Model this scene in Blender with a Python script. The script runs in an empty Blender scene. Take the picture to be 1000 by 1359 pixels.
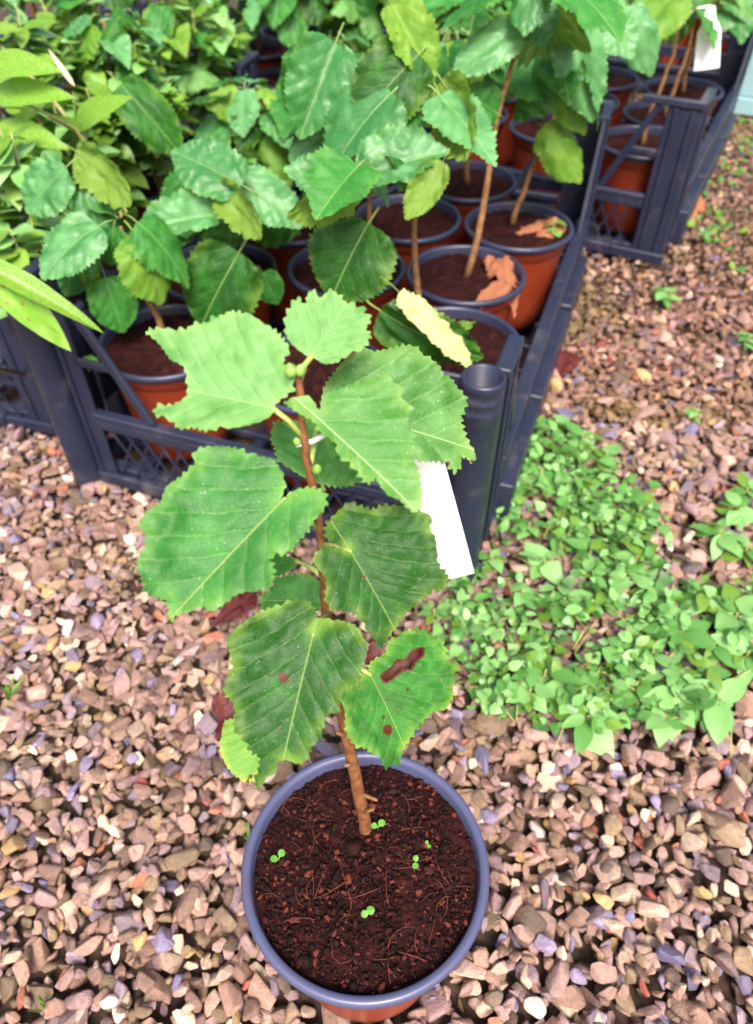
import bpy, bmesh, math, random
import numpy as np
from math import sin, cos, pi, radians, sqrt, atan2
from mathutils import Vector, Matrix
from mathutils.geometry import delaunay_2d_cdt

SC = bpy.context.scene
COL = SC.collection
rnd = random.Random(7)
nrg = np.random.default_rng(11)

# ------------------------------------------------------------------ camera, world, sun, exposure
PITCH, FPX, CAMH = 46.0, 981.0, 0.5          # metres; focal length for a 1000 x 1359 frame
cam = bpy.data.cameras.new('camera')
cam.sensor_fit = 'VERTICAL'
cam.sensor_height = 36.0
cam.lens = 36.0 * FPX / 1359.0
cam.clip_start, cam.clip_end = 0.01, 200.0
cam.dof.use_dof = True
cam.dof.focus_distance = 0.318
cam.dof.aperture_fstop = 10.5
camo = bpy.data.objects.new('camera', cam)
camo.location = (0, 0, CAMH)
camo.rotation_euler = (radians(90 - PITCH), 0, 0)
COL.objects.link(camo)
SC.camera = camo

SUN_EL, SUN_AZ = radians(54), radians(172)     # azimuth measured from +Y towards +X
world = bpy.data.worlds.new('World')
SC.world = world
world.use_nodes = True
wn = world.node_tree
sky = wn.nodes.new('ShaderNodeTexSky')
sky.sky_type = 'NISHITA'
sky.sun_disc = False
sky.sun_elevation = SUN_EL
sky.sun_rotation = SUN_AZ
sky.air_density = 1.0
sky.dust_density = 6.0
sky.ozone_density = 0.6
wn.links.new(sky.outputs[0], wn.nodes['Background'].inputs[0])
wn.nodes['Background'].inputs[1].default_value = 0.10
sun = bpy.data.lights.new('sun', 'SUN')
sun.energy = 2.2
sun.angle = radians(22)
sun.color = (1.0, 0.96, 0.9)
suno = bpy.data.objects.new('sun', sun)
d = Vector((sin(SUN_AZ) * cos(SUN_EL), cos(SUN_AZ) * cos(SUN_EL), sin(SUN_EL)))
suno.rotation_euler = d.to_track_quat('Z', 'Y').to_euler()
suno.location = (0, 0, 4)
COL.objects.link(suno)
SC.view_settings.view_transform = 'Standard'
SC.view_settings.look = 'None'
SC.view_settings.gamma = 1.0
SC.view_settings.use_curve_mapping = False
SC.view_settings.exposure = 1.5
SC.render.engine = 'CYCLES'
SC.cycles.use_denoising = True
SC.cycles.max_bounces = 8

# ------------------------------------------------------------------ pixel <-> place helpers
_p = radians(PITCH)
CF = Vector((0, cos(_p), -sin(_p))); CR = Vector((1, 0, 0)); CU = Vector((0, sin(_p), cos(_p)))
CO = Vector((0, 0, CAMH))
def ray(u, v): return CF + CR * ((u - 500) / FPX) + CU * ((679.5 - v) / FPX)
def at_z(u, v, z=0.0): r = ray(u, v); return CO + r * ((z - CAMH) / r.z)
def at_y(u, v, y): r = ray(u, v); return CO + r * (y / r.y)
def at_plane(u, v, p, n): r = ray(u, v); return CO + r * ((p - CO).dot(n) / r.dot(n))
def proj(p):
    q = Vector(p) - CO; w = q.dot(CF)
    return 500 + FPX * q.dot(CR) / w, 679.5 - FPX * q.dot(CU) / w, w

# ------------------------------------------------------------------ scene helpers
def link(o): COL.objects.link(o); return o
def tag(o, label=None, cat=None, group=None, kind=None):
    if label: o['label'] = label
    if cat: o['category'] = cat
    if group: o['group'] = group
    if kind: o['kind'] = kind
    return o
def empty(name, loc=(0, 0, 0), rz=0.0):
    o = bpy.data.objects.new(name, None); o.location = loc; o.rotation_euler = (0, 0, rz)
    o.empty_display_size = 0.03
    return link(o)
def meshobj(name, me, parent=None):
    o = bpy.data.objects.new(name, me)
    if parent: o.parent = parent
    return link(o)
def mesh(name, verts, faces, mat=None, smooth=True):
    me = bpy.data.meshes.new(name); me.from_pydata([tuple(v) for v in verts], [], faces)
    if mat: me.materials.append(mat)
    if smooth: me.polygons.foreach_set('use_smooth', [True] * len(me.polygons))
    me.update(); return me
def bigmesh(name, V, F, mat, attrs=None, sharp=None):
    """numpy arrays: V (n,3), F (m,3)"""
    me = bpy.data.meshes.new(name)
    me.vertices.add(len(V)); me.vertices.foreach_set('co', np.ascontiguousarray(V, dtype=np.float32).ravel())
    me.loops.add(F.size); me.loops.foreach_set('vertex_index', np.ascontiguousarray(F, dtype=np.int32).ravel())
    me.polygons.add(len(F)); me.polygons.foreach_set('loop_start', np.arange(0, F.size, F.shape[1], dtype=np.int32))
    me.polygons.foreach_set('use_smooth', np.ones(len(F), dtype=bool))
    me.update(calc_edges=True)
    if sharp: me.set_sharp_from_angle(angle=sharp)
    for k, a in (attrs or {}).items():
        if a.ndim == 2:
            at = me.attributes.new(k, 'FLOAT_COLOR', 'POINT'); at.data.foreach_set('color', np.ascontiguousarray(a, dtype=np.float32).ravel())
        else:
            at = me.attributes.new(k, 'FLOAT', 'POINT'); at.data.foreach_set('value', np.ascontiguousarray(a, dtype=np.float32))
    me.materials.append(mat); return me
class MB:
    """collects boxes, bars, tubes and lathes into one mesh"""
    def __init__(s): s.v = []; s.f = []
    def add(s, v, f):
        b = len(s.v); s.v += [tuple(q) for q in v]; s.f += [tuple(i + b for i in g) for g in f]
    def box(s, x0, x1, y0, y1, z0, z1, bv=0.0012):
        s.obox(Vector(((x0+x1)/2, (y0+y1)/2, (z0+z1)/2)), Vector((1,0,0)), Vector((0,1,0)), Vector((0,0,1)), abs(x1-x0)/2, abs(y1-y0)/2, abs(z1-z0)/2, bv)
    def obox(s, c, ax, ay, az, hx, hy, hz, bv=0.0012):
        bm = bmesh.new(); bmesh.ops.create_cube(bm, size=2)
        for v in bm.verts: v.co = Vector((v.co.x*hx, v.co.y*hy, v.co.z*hz))
        b = min(bv, 0.45*min(hx, hy, hz)*2)
        if b > 0: bmesh.ops.bevel(bm, geom=list(bm.edges), offset=b, segments=1, affect='EDGES')
        bm.verts.index_update()
        s.add([c + ax*v.co.x + ay*v.co.y + az*v.co.z for v in bm.verts], [[v.index for v in f.verts] for f in bm.faces]); bm.free()
    def bar(s, a, b, w, t, up=Vector((0, 1, 0)), bv=0.001):
        a, b = Vector(a), Vector(b); d_ = (b-a); L = d_.length; d_.normalize()
        sx = d_.cross(up).normalized(); sy = sx.cross(d_).normalized()
        s.obox((a+b)/2, d_, sx, sy, L/2, w/2, t/2, bv)
    def tube(s, pts, rad, seg=8, cap=True):
        pts = [Vector(p) for p in pts]; n = len(pts); rings = []; ref = None
        if not hasattr(rad, '__len__'): rad = [rad]*n
        for i, p in enumerate(pts):
            t = (pts[min(i+1, n-1)] - pts[max(i-1, 0)]).normalized()
            if ref is None: ref = t.orthogonal().normalized()
            a = (ref - t*ref.dot(t)).normalized(); ref = a; b = t.cross(a)
            rings.append([p + (a*cos(2*pi*k/seg) + b*sin(2*pi*k/seg))*rad[i] for k in range(seg)])
        v = [q for r in rings for q in r]; f = []
        for i in range(n-1):
            for k in range(seg):
                k2 = (k+1) % seg; f.append((i*seg+k, i*seg+k2, (i+1)*seg+k2, (i+1)*seg+k))
        if cap: f.append(tuple(range(seg-1, -1, -1))); f.append(tuple((n-1)*seg+k for k in range(seg)))
        s.add(v, f)
    def lathe(s, prof, seg=48, c=(0, 0), close=False):
        n = len(prof); v = [(c[0]+r*cos(2*pi*k/seg), c[1]+r*sin(2*pi*k/seg), z) for r, z in prof for k in range(seg)]; f = []
        for i in range(n if close else n-1):
            j = (i+1) % n
            for k in range(seg):
                k2 = (k+1) % seg; f.append((i*seg+k, i*seg+k2, j*seg+k2, j*seg+k))
        s.add(v, f)
    def mesh(s, name, mat, smooth=False): return mesh(name, s.v, s.f, mat, smooth)
def vnoise(P, seed=0, scale=1.0):
    """cheap smooth 3D noise from summed sines, about -1..1"""
    r = np.random.default_rng(seed); P = np.asarray(P, dtype=float)*scale; o = np.zeros(len(P))
    for k in range(7):
        w = r.normal(size=P.shape[1]); w /= np.linalg.norm(w); o += np.sin(P @ w*(1+0.45*k) + r.uniform(0, 6.28))/(1+0.3*k)
    return o/3.0

# ------------------------------------------------------------------ materials
class NT:
    def __init__(s, name):
        s.m = bpy.data.materials.new(name); s.m.use_nodes = True; s.t = s.m.node_tree; s.t.nodes.clear()
        s.out = s.t.nodes.new('ShaderNodeOutputMaterial')
    def n(s, t, **kw):
        q = s.t.nodes.new('ShaderNode'+t)
        for k, v in kw.items(): setattr(q, k, v)
        return q
    def set(s, sock, v):
        if isinstance(v, bpy.types.NodeSocket): s.t.links.new(v, sock)
        elif hasattr(v, 'outputs'): s.t.links.new(v.outputs[0], sock)
        else:
            if hasattr(v, '__len__') and len(v) == 3 and sock.type == 'RGBA': v = (*v, 1)
            sock.default_value = v
    def math(s, op, a, b=0.0, c=None, clamp=False):
        q = s.n('Math', operation=op); q.use_clamp = clamp; s.set(q.inputs[0], a); s.set(q.inputs[1], b)
        if c is not None: s.set(q.inputs[2], c)
        return q.outputs[0]
    def mix(s, f, a, b, blend='MIX'):
        q = s.n('Mix', data_type='RGBA', blend_type=blend); s.set(q.inputs[0], f); s.set(q.inputs[6], a); s.set(q.inputs[7], b); return q.outputs[2]
    def ramp(s, f, *stops, interp='LINEAR'):
        q = s.n('ValToRGB'); q.color_ramp.interpolation = interp; e = q.color_ramp.elements
        while len(e) < len(stops): e.new(0.5)
        for i, (p, c) in enumerate(stops): e[i].position = p; e[i].color = (*c, 1) if hasattr(c, '__len__') else (c, c, c, 1)
        s.set(q.inputs[0], f); return q.outputs[0]
    def noise(s, scale, detail=4, vec=None, rough=0.55):
        q = s.n('TexNoise'); q.inputs['Scale'].default_value = scale; q.inputs['Detail'].default_value = detail; q.inputs['Roughness'].default_value = rough
        if vec is not None: s.set(q.inputs['Vector'], vec)
        return q.outputs[0]
    def smooth(s, x, a, b):
        q = s.n('MapRange', interpolation_type='SMOOTHSTEP'); s.set(q.inputs[0], x); q.inputs[1].default_value = a; q.inputs[2].default_value = b; return q.outputs[0]
    def bump(s, h, strength=0.3, dist=0.001):
        q = s.n('Bump'); q.inputs['Strength'].default_value = strength; q.inputs['Distance'].default_value = dist; s.set(q.inputs['Height'], h); return q.outputs[0]
    def bsdf(s, col, rough=0.5, spec=0.5, normal=None, **kw):
        q = s.n('BsdfPrincipled'); s.set(q.inputs['Base Color'], col); s.set(q.inputs['Roughness'], rough); q.inputs['Specular IOR Level'].default_value = spec
        if normal is not None: s.set(q.inputs['Normal'], normal)
        for k, v in kw.items(): s.set(q.inputs[k], v)
        return q
    def done(s, sh): s.set(s.out.inputs[0], sh); return s.m
def coord(t, which='Object'): return t.n('TexCoord').outputs[which]

def leaf_mat(name, top, top2, under, vein, edge, edge_amt=0.5, rough=0.42, transl=0.2, spots=0.0, spec=0.35):
    t = NT(name)
    uv = t.n('UVMap').outputs[0]; sep = t.n('SeparateXYZ'); t.set(sep.inputs[0], uv)
    tt = t.math('SUBTRACT', sep.outputs[0], 0.5); s = sep.outputs[1]
    at = t.math('ABSOLUTE', tt); sg = t.math('SIGN', tt)
    info = t.n('ObjectInfo').outputs['Random']
    wob = t.math('MULTIPLY', t.math('SUBTRACT', t.noise(4, 3, uv), 0.5), 0.09)
    q = t.math('ADD', t.math('SUBTRACT', s, t.math('MULTIPLY', at, 1.3)), t.math('MULTIPLY', t.math('MULTIPLY', at, at), 0.55))
    q = t.math('ADD', t.math('ADD', q, t.math('MULTIPLY', sg, 0.03)), wob)
    fr = t.math('ABSOLUTE', t.math('SUBTRACT', t.math('FRACT', t.math('MULTIPLY', q, 5.2)), 0.5))   # 0.5 = between, 0 = on the vein
    lat = t.math('SUBTRACT', 1.0, t.smooth(fr, 0.002, 0.026))
    lat_soft = t.math('SUBTRACT', 1.0, t.smooth(fr, 0.0, 0.2))
    mid = t.math('SUBTRACT', 1.0, t.smooth(at, 0.002, 0.009))
    vn = t.math('MAXIMUM', mid, t.math('MULTIPLY', lat, 0.36))
    vor = t.n('TexVoronoi', feature='DISTANCE_TO_EDGE'); vor.inputs['Scale'].default_value = 32; t.set(vor.inputs['Vector'], uv)
    net = t.smooth(vor.outputs[0], 0.0, 0.06)
    n1 = t.noise(3.2, 4, uv); n2 = t.noise(14, 5, uv)
    col = t.mix(t.smooth(t.math('ADD', n1, t.math('MULTIPLY', t.math('SUBTRACT', info, 0.5), 0.35)), 0.32, 0.68), top, top2)
    col = t.mix(t.math('MULTIPLY', t.math('SUBTRACT', 1.0, net), 0.22), col, vein)
    ea = t.n('Attribute', attribute_name='edge').outputs['Fac']
    em = t.math('MULTIPLY', t.math('MULTIPLY', t.math('POWER', ea, 2.2), t.smooth(n1, 0.36, 0.66)), edge_amt)
    col = t.mix(em, col, edge)
    col = t.mix(t.math('MULTIPLY', vn, 0.8), col, vein)
    ne = t.n('Attribute', attribute_name='necro').outputs['Fac']
    nm = t.smooth(t.math('ADD', ne, t.math('MULTIPLY', t.math('SUBTRACT', n2, 0.5), 0.55)), 0.42, 0.55)
    col = t.mix(nm, col, t.mix(n2, (0.025, 0.003, 0.003), (0.12, 0.018, 0.011)))
    if spots > 0:
        sp = t.smooth(t.noise(17, 2, uv), 0.70 - spots*0.1, 0.74 - spots*0.1)
        col = t.mix(sp, col, (0.22, 0.09, 0.035))
    fl = t.n('TexVoronoi'); fl.inputs['Scale'].default_value = 24; t.set(fl.inputs['Vector'], uv)
    fm = t.math('MULTIPLY', t.math('LESS_THAN', fl.outputs['Distance'], 0.085), t.math('GREATER_THAN', t.noise(6, 2, uv), 0.52))
    col = t.mix(t.math('MULTIPLY', fm, 0.7), col, (0.55, 0.6, 0.5))      # pale flecks of debris
    ucol = t.mix(n1, under, tuple(c*0.8 for c in under))
    ucol = t.mix(t.math('MULTIPLY', vn, 0.6), ucol, vein)
    ucol = t.mix(nm, ucol, (0.16, 0.05, 0.02))
    back = t.n('NewGeometry').outputs['Backfacing']
    fcol = t.mix(back, col, ucol)
    h = t.math('SUBTRACT', t.math('MULTIPLY', n2, 0.25), t.math('ADD', t.math('MULTIPLY', lat_soft, 0.28), t.math('MULTIPLY', mid, 0.8)))
    h = t.math('ADD', h, t.math('ADD', t.math('MULTIPLY', net, 0.16), t.math('MULTIPLY', t.noise(60, 3, uv), 0.25)))
    nrm = t.bump(h, 0.6, 0.0007)
    b = t.bsdf(fcol, t.math('ADD', rough, t.math('MULTIPLY', n2, 0.15)), spec, nrm)
    tr = t.n('BsdfTranslucent'); t.set(tr.inputs[0], t.mix(0.65, fcol, (0.32, 0.55, 0.05), 'MIX')); t.set(tr.inputs['Normal'], nrm)
    ms = t.n('MixShader'); ms.inputs[0].default_value = transl
    t.set(ms.inputs[1], b.outputs[0]); t.set(ms.inputs[2], tr.outputs[0])
    return t.done(ms.outputs[0])

UND = (0.13, 0.24, 0.05); VEI = (0.26, 0.38, 0.10); EDG = (0.28, 0.40, 0.05)
LM = {
 'young': leaf_mat('leaf_young_green', (0.034, 0.170, 0.018), (0.125, 0.30, 0.080), UND, (0.36, 0.50, 0.22), (0.30, 0.42, 0.10), 0.45, rough=0.42, spec=0.34),
 'mid':   leaf_mat('leaf_mid_green', (0.007, 0.105, 0.010), (0.028, 0.185, 0.026), UND, VEI, (0.20, 0.36, 0.06), 0.5, rough=0.40, spec=0.3),
 'deep':  leaf_mat('leaf_deep_green', (0.003, 0.055, 0.005), (0.013, 0.120, 0.010), UND, VEI, EDG, 0.5, rough=0.36, spec=0.24),
 'deepspot': leaf_mat('leaf_deep_green_spotted', (0.006, 0.080, 0.008), (0.022, 0.165, 0.018), UND, VEI, EDG, 0.65, rough=0.42, spec=0.18, spots=0.35),
 'teal':  leaf_mat('leaf_blue_green', (0.024, 0.150, 0.034), (0.090, 0.275, 0.095), UND, VEI, (0.20, 0.38, 0.08), 0.4, rough=0.32, spec=0.5),
 'lime':  leaf_mat('leaf_lime_green', (0.10, 0.26, 0.020), (0.20, 0.37, 0.04), (0.20, 0.34, 0.05), (0.36, 0.46, 0.13), (0.3, 0.4, 0.08), 0.4, transl=0.4),
 'young_shade': leaf_mat('leaf_young_green_shaded', (0.024, 0.125, 0.014), (0.085, 0.235, 0.055), UND, (0.32, 0.46, 0.18), (0.26, 0.36, 0.08), 0.45, rough=0.42, spec=0.3),  # darker copy of young; its tone stands for the front leaf's highlight
 'cream': leaf_mat('leaf_pale_cream', (0.34, 0.40, 0.12), (0.48, 0.50, 0.22), UND, VEI, EDG, 0.2),
 'yellow': leaf_mat('leaf_yellow_green_spotted', (0.10, 0.26, 0.025), (0.20, 0.36, 0.04), UND, VEI, (0.42, 0.42, 0.05), 0.9, spots=0.6),
}
def simple(name, c1, c2, scale=40, rough=0.6, spec=0.4, bump=0.2, bd=0.001, transl=0, detail=5):
    t = NT(name); n = t.noise(scale, detail, coord(t)); c = t.mix(t.smooth(n, 0.3, 0.7), c1, c2)
    b = t.bsdf(c, rough, spec, t.bump(n, bump, bd))
    if not transl: return t.done(b)
    tr = t.n('BsdfTranslucent'); t.set(tr.inputs[0], c); ms = t.n('MixShader'); ms.inputs[0].default_value = transl
    t.set(ms.inputs[1], b.outputs[0]); t.set(ms.inputs[2], tr.outputs[0]); return t.done(ms.outputs[0])

M_dead = simple('dead_leaf_tan', (0.24, 0.075, 0.035), (0.36, 0.15, 0.075), 120, 0.7, 0.3, 0.5, 0.001, 0.12)
M_deadred = simple('dead_leaf_red_brown', (0.035, 0.004, 0.004), (0.12, 0.011, 0.008), 150, 0.6, 0.4, 0.5, 0.001, 0.1)
M_bark = simple('brown_bark', (0.11, 0.036, 0.014), (0.22, 0.09, 0.032), 220, 0.65, 0.35, 0.6, 0.0006)
M_bark2 = simple('tan_bark', (0.13, 0.06, 0.022), (0.26, 0.13, 0.055), 180, 0.7, 0.3, 0.5, 0.0006)
M_petiole = simple('green_petiole', (0.22, 0.32, 0.06), (0.34, 0.40, 0.12), 200, 0.5, 0.4, 0.2, 0.0004)
M_bud = simple('green_bud', (0.12, 0.26, 0.03), (0.26, 0.40, 0.09), 300, 0.45, 0.5, 0.3, 0.0004)
M_cot = simple('seedling_green', (0.09, 0.28, 0.03), (0.16, 0.38, 0.06), 200, 0.45, 0.4, 0.1, 0.0003, 0.25)
M_weed = simple('weed_leaf_green', (0.055, 0.19, 0.030), (0.14, 0.33, 0.075), 60, 0.42, 0.5, 0.3, 0.0008, 0.25)
M_weed2 = simple('weed_leaf_bright', (0.085, 0.20, 0.016), (0.18, 0.31, 0.04), 60, 0.45, 0.5, 0.3, 0.0008, 0.28)
M_weed3 = simple('weed_leaf_pale', (0.13, 0.31, 0.075), (0.23, 0.43, 0.14), 60, 0.4, 0.5, 0.3, 0.0008, 0.2)
M_weedd = simple('weed_leaf_dark', (0.03, 0.10, 0.015), (0.06, 0.17, 0.03), 60, 0.45, 0.5, 0.3, 0.0008, 0.2)
M_weedstem = simple('weed_stem', (0.22, 0.20, 0.07), (0.36, 0.34, 0.12), 100, 0.6, 0.3, 0.1)
M_willow = simple('narrow_leaf_green', (0.14, 0.31, 0.022), (0.26, 0.45, 0.06), 50, 0.4, 0.5, 0.2, 0.0008, 0.4)

def willow_spot():
    t = NT('narrow_leaf_lime_red_spotted'); o = coord(t, 'Generated'); n = t.noise(3, 3, o)
    c = t.mix(t.smooth(n, 0.3, 0.7), (0.20, 0.46, 0.03), (0.36, 0.60, 0.12))
    c = t.mix(t.smooth(t.noise(9, 2, o), 0.62, 0.68), c, (0.33, 0.10, 0.05))
    b = t.bsdf(c, 0.42, 0.5); tr = t.n('BsdfTranslucent'); t.set(tr.inputs[0], c); ms = t.n('MixShader'); ms.inputs[0].default_value = 0.4
    t.set(ms.inputs[1], b.outputs[0]); t.set(ms.inputs[2], tr.outputs[0]); return t.done(ms.outputs[0])
M_willowspot = willow_spot()

def plastic(name, c1, c2, rough=0.42, dust=(0.2, 0.17, 0.15), dust_amt=0.25):
    t = NT(name); o = coord(t); n = t.noise(18, 6, o); n2 = t.noise(160, 3, o)
    c = t.mix(n, c1, c2); c = t.mix(t.math('MULTIPLY', t.smooth(t.noise(30, 8, o, 0.7), 0.52, 0.75), dust_amt), c, dust)
    return t.done(t.bsdf(c, t.math('ADD', rough, t.math('MULTIPLY', t.math('SUBTRACT', n, 0.5), 0.3)), 0.5, t.bump(n2, 0.12, 0.0005)))
M_crate = plastic('dark_blue_grey_plastic', (0.010, 0.013, 0.030), (0.020, 0.025, 0.050), 0.38, (0.16, 0.13, 0.11), 0.35)
M_terra = plastic('terracotta_plastic', (0.17, 0.021, 0.006), (0.24, 0.034, 0.010), 0.45, (0.25, 0.12, 0.07), 0.3)
M_rim = plastic('pot_rim_plastic', (0.050, 0.054, 0.115), (0.075, 0.080, 0.150), 0.36, (0.13, 0.05, 0.04), 0.55)
M_rim_shade = plastic('shaded_pot_rim_plastic', (0.016, 0.018, 0.042), (0.03, 0.033, 0.068), 0.38, (0.10, 0.05, 0.04), 0.35)  # same rim plastic, dimmer light on the rear pots put into its colour
M_white = plastic('white_label_plastic', (0.84, 0.84, 0.84), (0.88, 0.88, 0.87), 0.35, (0.6, 0.57, 0.5), 0.1)
M_tealbox = plastic('pale_teal_plastic', (0.20, 0.34, 0.36), (0.26, 0.42, 0.44), 0.4, (0.2, 0.22, 0.16), 0.3)

def soil_mat():
    t = NT('dark_coir_soil'); o = coord(t); n = t.noise(140, 8, o, 0.7); n2 = t.noise(600, 4, o, 0.7); n3 = t.noise(25, 3, o)
    c = t.ramp(n, (0.30, (0.004, 0.0012, 0.0013)), (0.5, (0.018, 0.0036, 0.0034)), (0.66, (0.048, 0.009, 0.008)), (0.8, (0.10, 0.022, 0.017)))
    c = t.mix(t.math('MULTIPLY', t.smooth(n2, 0.58, 0.75), 0.5), c, (0.11, 0.026, 0.018))
    c = t.mix(t.math('MULTIPLY', t.smooth(n3, 0.45, 0.7), 0.3), c, (0.05, 0.011, 0.009))
    h = t.math('ADD', n, t.math('MULTIPLY', n2, 0.5))
    return t.done(t.bsdf(c, 0.85, 0.12, t.bump(h, 0.9, 0.003)))
M_soil = soil_mat()
def vcol_mat(name, attr, rough=0.7, scale=260, spec=0.35, amp=0.5, bump=0.4):
    t = NT(name); c = t.n('Attribute', attribute_name=attr).outputs['Color']
    g = t.n('NewGeometry').outputs['Position']; n = t.noise(scale, 6, g, 0.65); n2 = t.noise(scale*3.5, 3, g)
    c = t.mix(t.math('MULTIPLY', t.smooth(n, 0.35, 0.75), amp), c, t.mix(1.0, c, (1.7, 1.62, 1.5), 'MULTIPLY'))
    c = t.mix(t.math('MULTIPLY', t.smooth(n2, 0.55, 0.8), amp*0.8), c, t.mix(1.0, c, (0.5, 0.5, 0.52), 'MULTIPLY'))
    return t.done(t.bsdf(c, rough, spec, t.bump(t.math('ADD', n, n2), bump, 0.0012)))
M_stone = vcol_mat('gravel_stone', 'tint', 0.5, 320, 0.4, 0.75, 0.8)
M_crumb = vcol_mat('soil_crumb', 'tint', 0.8, 500, 0.15)
def ground_mat():
    t = NT('gap_shade_gravel_bed'); o = coord(t); n = t.noise(60, 8, o, 0.7); v = t.n('TexVoronoi'); v.inputs['Scale'].default_value = 90; t.set(v.inputs['Vector'], o)
    c = t.ramp(n, (0.3, (0.035, 0.022, 0.016)), (0.55, (0.13, 0.085, 0.06)), (0.75, (0.25, 0.18, 0.14)))
    c = t.mix(1.0, c, (0.45, 0.40, 0.38), 'MULTIPLY')  # bed colour darkened to paint shade into the gaps between stones
    return t.done(t.bsdf(c, 0.8, 0.3, t.bump(n, 0.8, 0.004)))
M_ground = ground_mat()

# ------------------------------------------------------------------ leaf builders
VEIN_N = 5.2
def relief(s, t, fold, droop, quilt, wave, seed, curl=0.0):
    a = np.abs(t); q = s - 1.3*a + 0.55*a*a + 0.03*np.sign(t)
    z = fold*a - droop*s*s + quilt*(np.abs(np.cos(np.pi*q*VEIN_N))**0.7)*np.minimum(1, a*8)
    z += wave*vnoise(np.stack([s, t], 1), seed, 11)*np.minimum(1, a*3) - curl*a*a*2
    z += 0.0075*vnoise(np.stack([s, t], 1), seed+50, 30)*np.minimum(1, a*6)
    return z

def leaf_mesh_traced(name, outline, mat, fold=0.15, droop=0.1, quilt=0.012, wave=0.02, curl=0.0, seed=1, tooth=0.0013, period=0.0026, necro=(), hole=None, spacing=0.0013, L=1.0):
    """outline: 2-D points in metres, base at the origin, midrib along +y; returns mesh in that frame"""
    P = np.array(outline, dtype=float); n = len(P); r = np.random.default_rng(seed)
    pts = []
    for i in range(n):
        p0, p1, p2, p3 = P[i-1], P[i], P[(i+1) % n], P[(i+2) % n]
        m = max(2, int(np.linalg.norm(p2-p1)/0.0004))
        for k in range(m):
            u = k/m
            lin = p1*(1-u) + p2*u
            cr = 0.5*((2*p1)+(p2-p0)*u+(2*p0-5*p1+4*p2-p3)*u*u+(3*p1-p0-3*p2+p3)*u**3)
            pts.append(0.4*lin+0.6*cr)
    Q = np.array(pts); T = np.roll(Q, -2, 0) - np.roll(Q, 2, 0); T /= np.linalg.norm(T, axis=1)[:, None] + 1e-9
    area = 0.5*np.sum(Q[:, 0]*np.roll(Q[:, 1], -1) - Q[:, 1]*np.roll(Q[:, 0], -1)); sgn = 1 if area > 0 else -1
    N = np.stack([T[:, 1], -T[:, 0]], 1)*sgn
    cum = np.concatenate([[0], np.cumsum(np.linalg.norm(np.diff(Q, axis=0), axis=1))])
    ph = cum/period + 1.1*vnoise(Q, seed+3, 150); fr = ph - np.floor(ph)
    saw = np.where(fr < 0.7, fr/0.7, (1-fr)/0.3); amp = tooth*np.clip(0.75+1.0*vnoise(Q, seed+5, 210), 0.2, 1.7)
    Q = Q + N*(saw-0.35)[:, None]*amp[:, None]
    def inside(X, poly):
        x, y = X[:, 0], X[:, 1]; c = np.zeros(len(X), bool); px, py = poly[:, 0], poly[:, 1]; qx, qy = np.roll(px, 1), np.roll(py, 1)
        for a, b, e, g in zip(px, py, qx, qy):
            if b != g: c ^= ((b > y) != (g > y)) & (x < (e-a)*(y-b)/(g-b)+a)
        return c
    lo, hi = Q.min(0), Q.max(0)
    gx = np.arange(lo[0], hi[0], spacing); gy = np.arange(lo[1], hi[1], spacing)
    G = np.array([(x + (spacing/2 if j % 2 else 0), y) for j, y in enumerate(gy) for x in gx]) + r.normal(0, spacing*0.08, (len(gx)*len(gy), 2))
    G = G[inside(G, Q)]
    D = np.min(np.linalg.norm(G[:, None, :] - Q[None, ::2, :], axis=2), axis=1); G = G[D > spacing*0.55]
    # constraint loops
    verts = [Vector(q) for q in Q] + [Vector(g) for g in G]; edges = [(i, (i+1) % len(Q)) for i in range(len(Q))]
    H = None
    if hole is not None:
        H = np.array(hole); hp = []
        for i in range(len(H)):
            a, b = H[i], H[(i+1) % len(H)]; m = max(2, int(np.linalg.norm(b-a)/0.0007))
            for k in range(m): hp.append(a+(b-a)*k/m + r.normal(0, 0.00022, 2))
        H = np.array(hp); b0 = len(verts); verts += [Vector(h) for h in H]; edges += [(b0+i, b0+(i+1) % len(H)) for i in range(len(H))]
    V, _, F, _, _, _ = delaunay_2d_cdt(verts, edges, [], 1, 1e-7)
    V = np.array([(v.x, v.y) for v in V]); F = [tuple(f) for f in F]
    if H is not None:
        C = np.array([V[list(f)].mean(0) for f in F]); k = inside(C, H); F = [f for f, h in zip(F, k) if not h]
    s, t = V[:, 1]/L, V[:, 0]/L
    z = relief(s, t, fold, droop, quilt*1.0, wave*1.15, seed, curl)*L
    z -= z[np.argmin(np.hypot(V[:, 0], V[:, 1]))]
    me = mesh(name, np.column_stack([V, z]), F, mat)
    # keep the top side up
    if len(F):
        a, b, c = (V[i] for i in F[0])
        if (b[0]-a[0])*(c[1]-a[1])-(b[1]-a[1])*(c[0]-a[0]) < 0: me.flip_normals()
    uv = me.uv_layers.new(name='UVMap'); li = np.zeros(len(me.loops), dtype=np.int32); me.loops.foreach_get('vertex_index', li)
    uv.data.foreach_set('uv', np.column_stack([t+0.5, s])[li].astype(np.float32).ravel())
    D = np.min(np.linalg.norm(V[:, None, :] - Q[None, ::2, :], axis=2), axis=1)
    at = me.attributes.new('edge', 'FLOAT', 'POINT'); at.data.foreach_set('value', np.clip(1-D/(0.16*L), 0, 1).astype(np.float32))
    ne = np.zeros(len(V))
    for (x, y, rr) in necro: ne = np.maximum(ne, np.clip(1.0-np.hypot(V[:, 0]-x, V[:, 1]-y)/(rr*0.5)*0.5, 0, 1))
    if H is not None: ne = np.maximum(ne, np.clip(0.85-np.min(np.linalg.norm(V[:, None, :]-H[None], axis=2), axis=1)/0.0011*0.45, 0, 1))
    at = me.attributes.new('necro', 'FLOAT', 'POINT'); at.data.foreach_set('value', ne.astype(np.float32))
    return me

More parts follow.
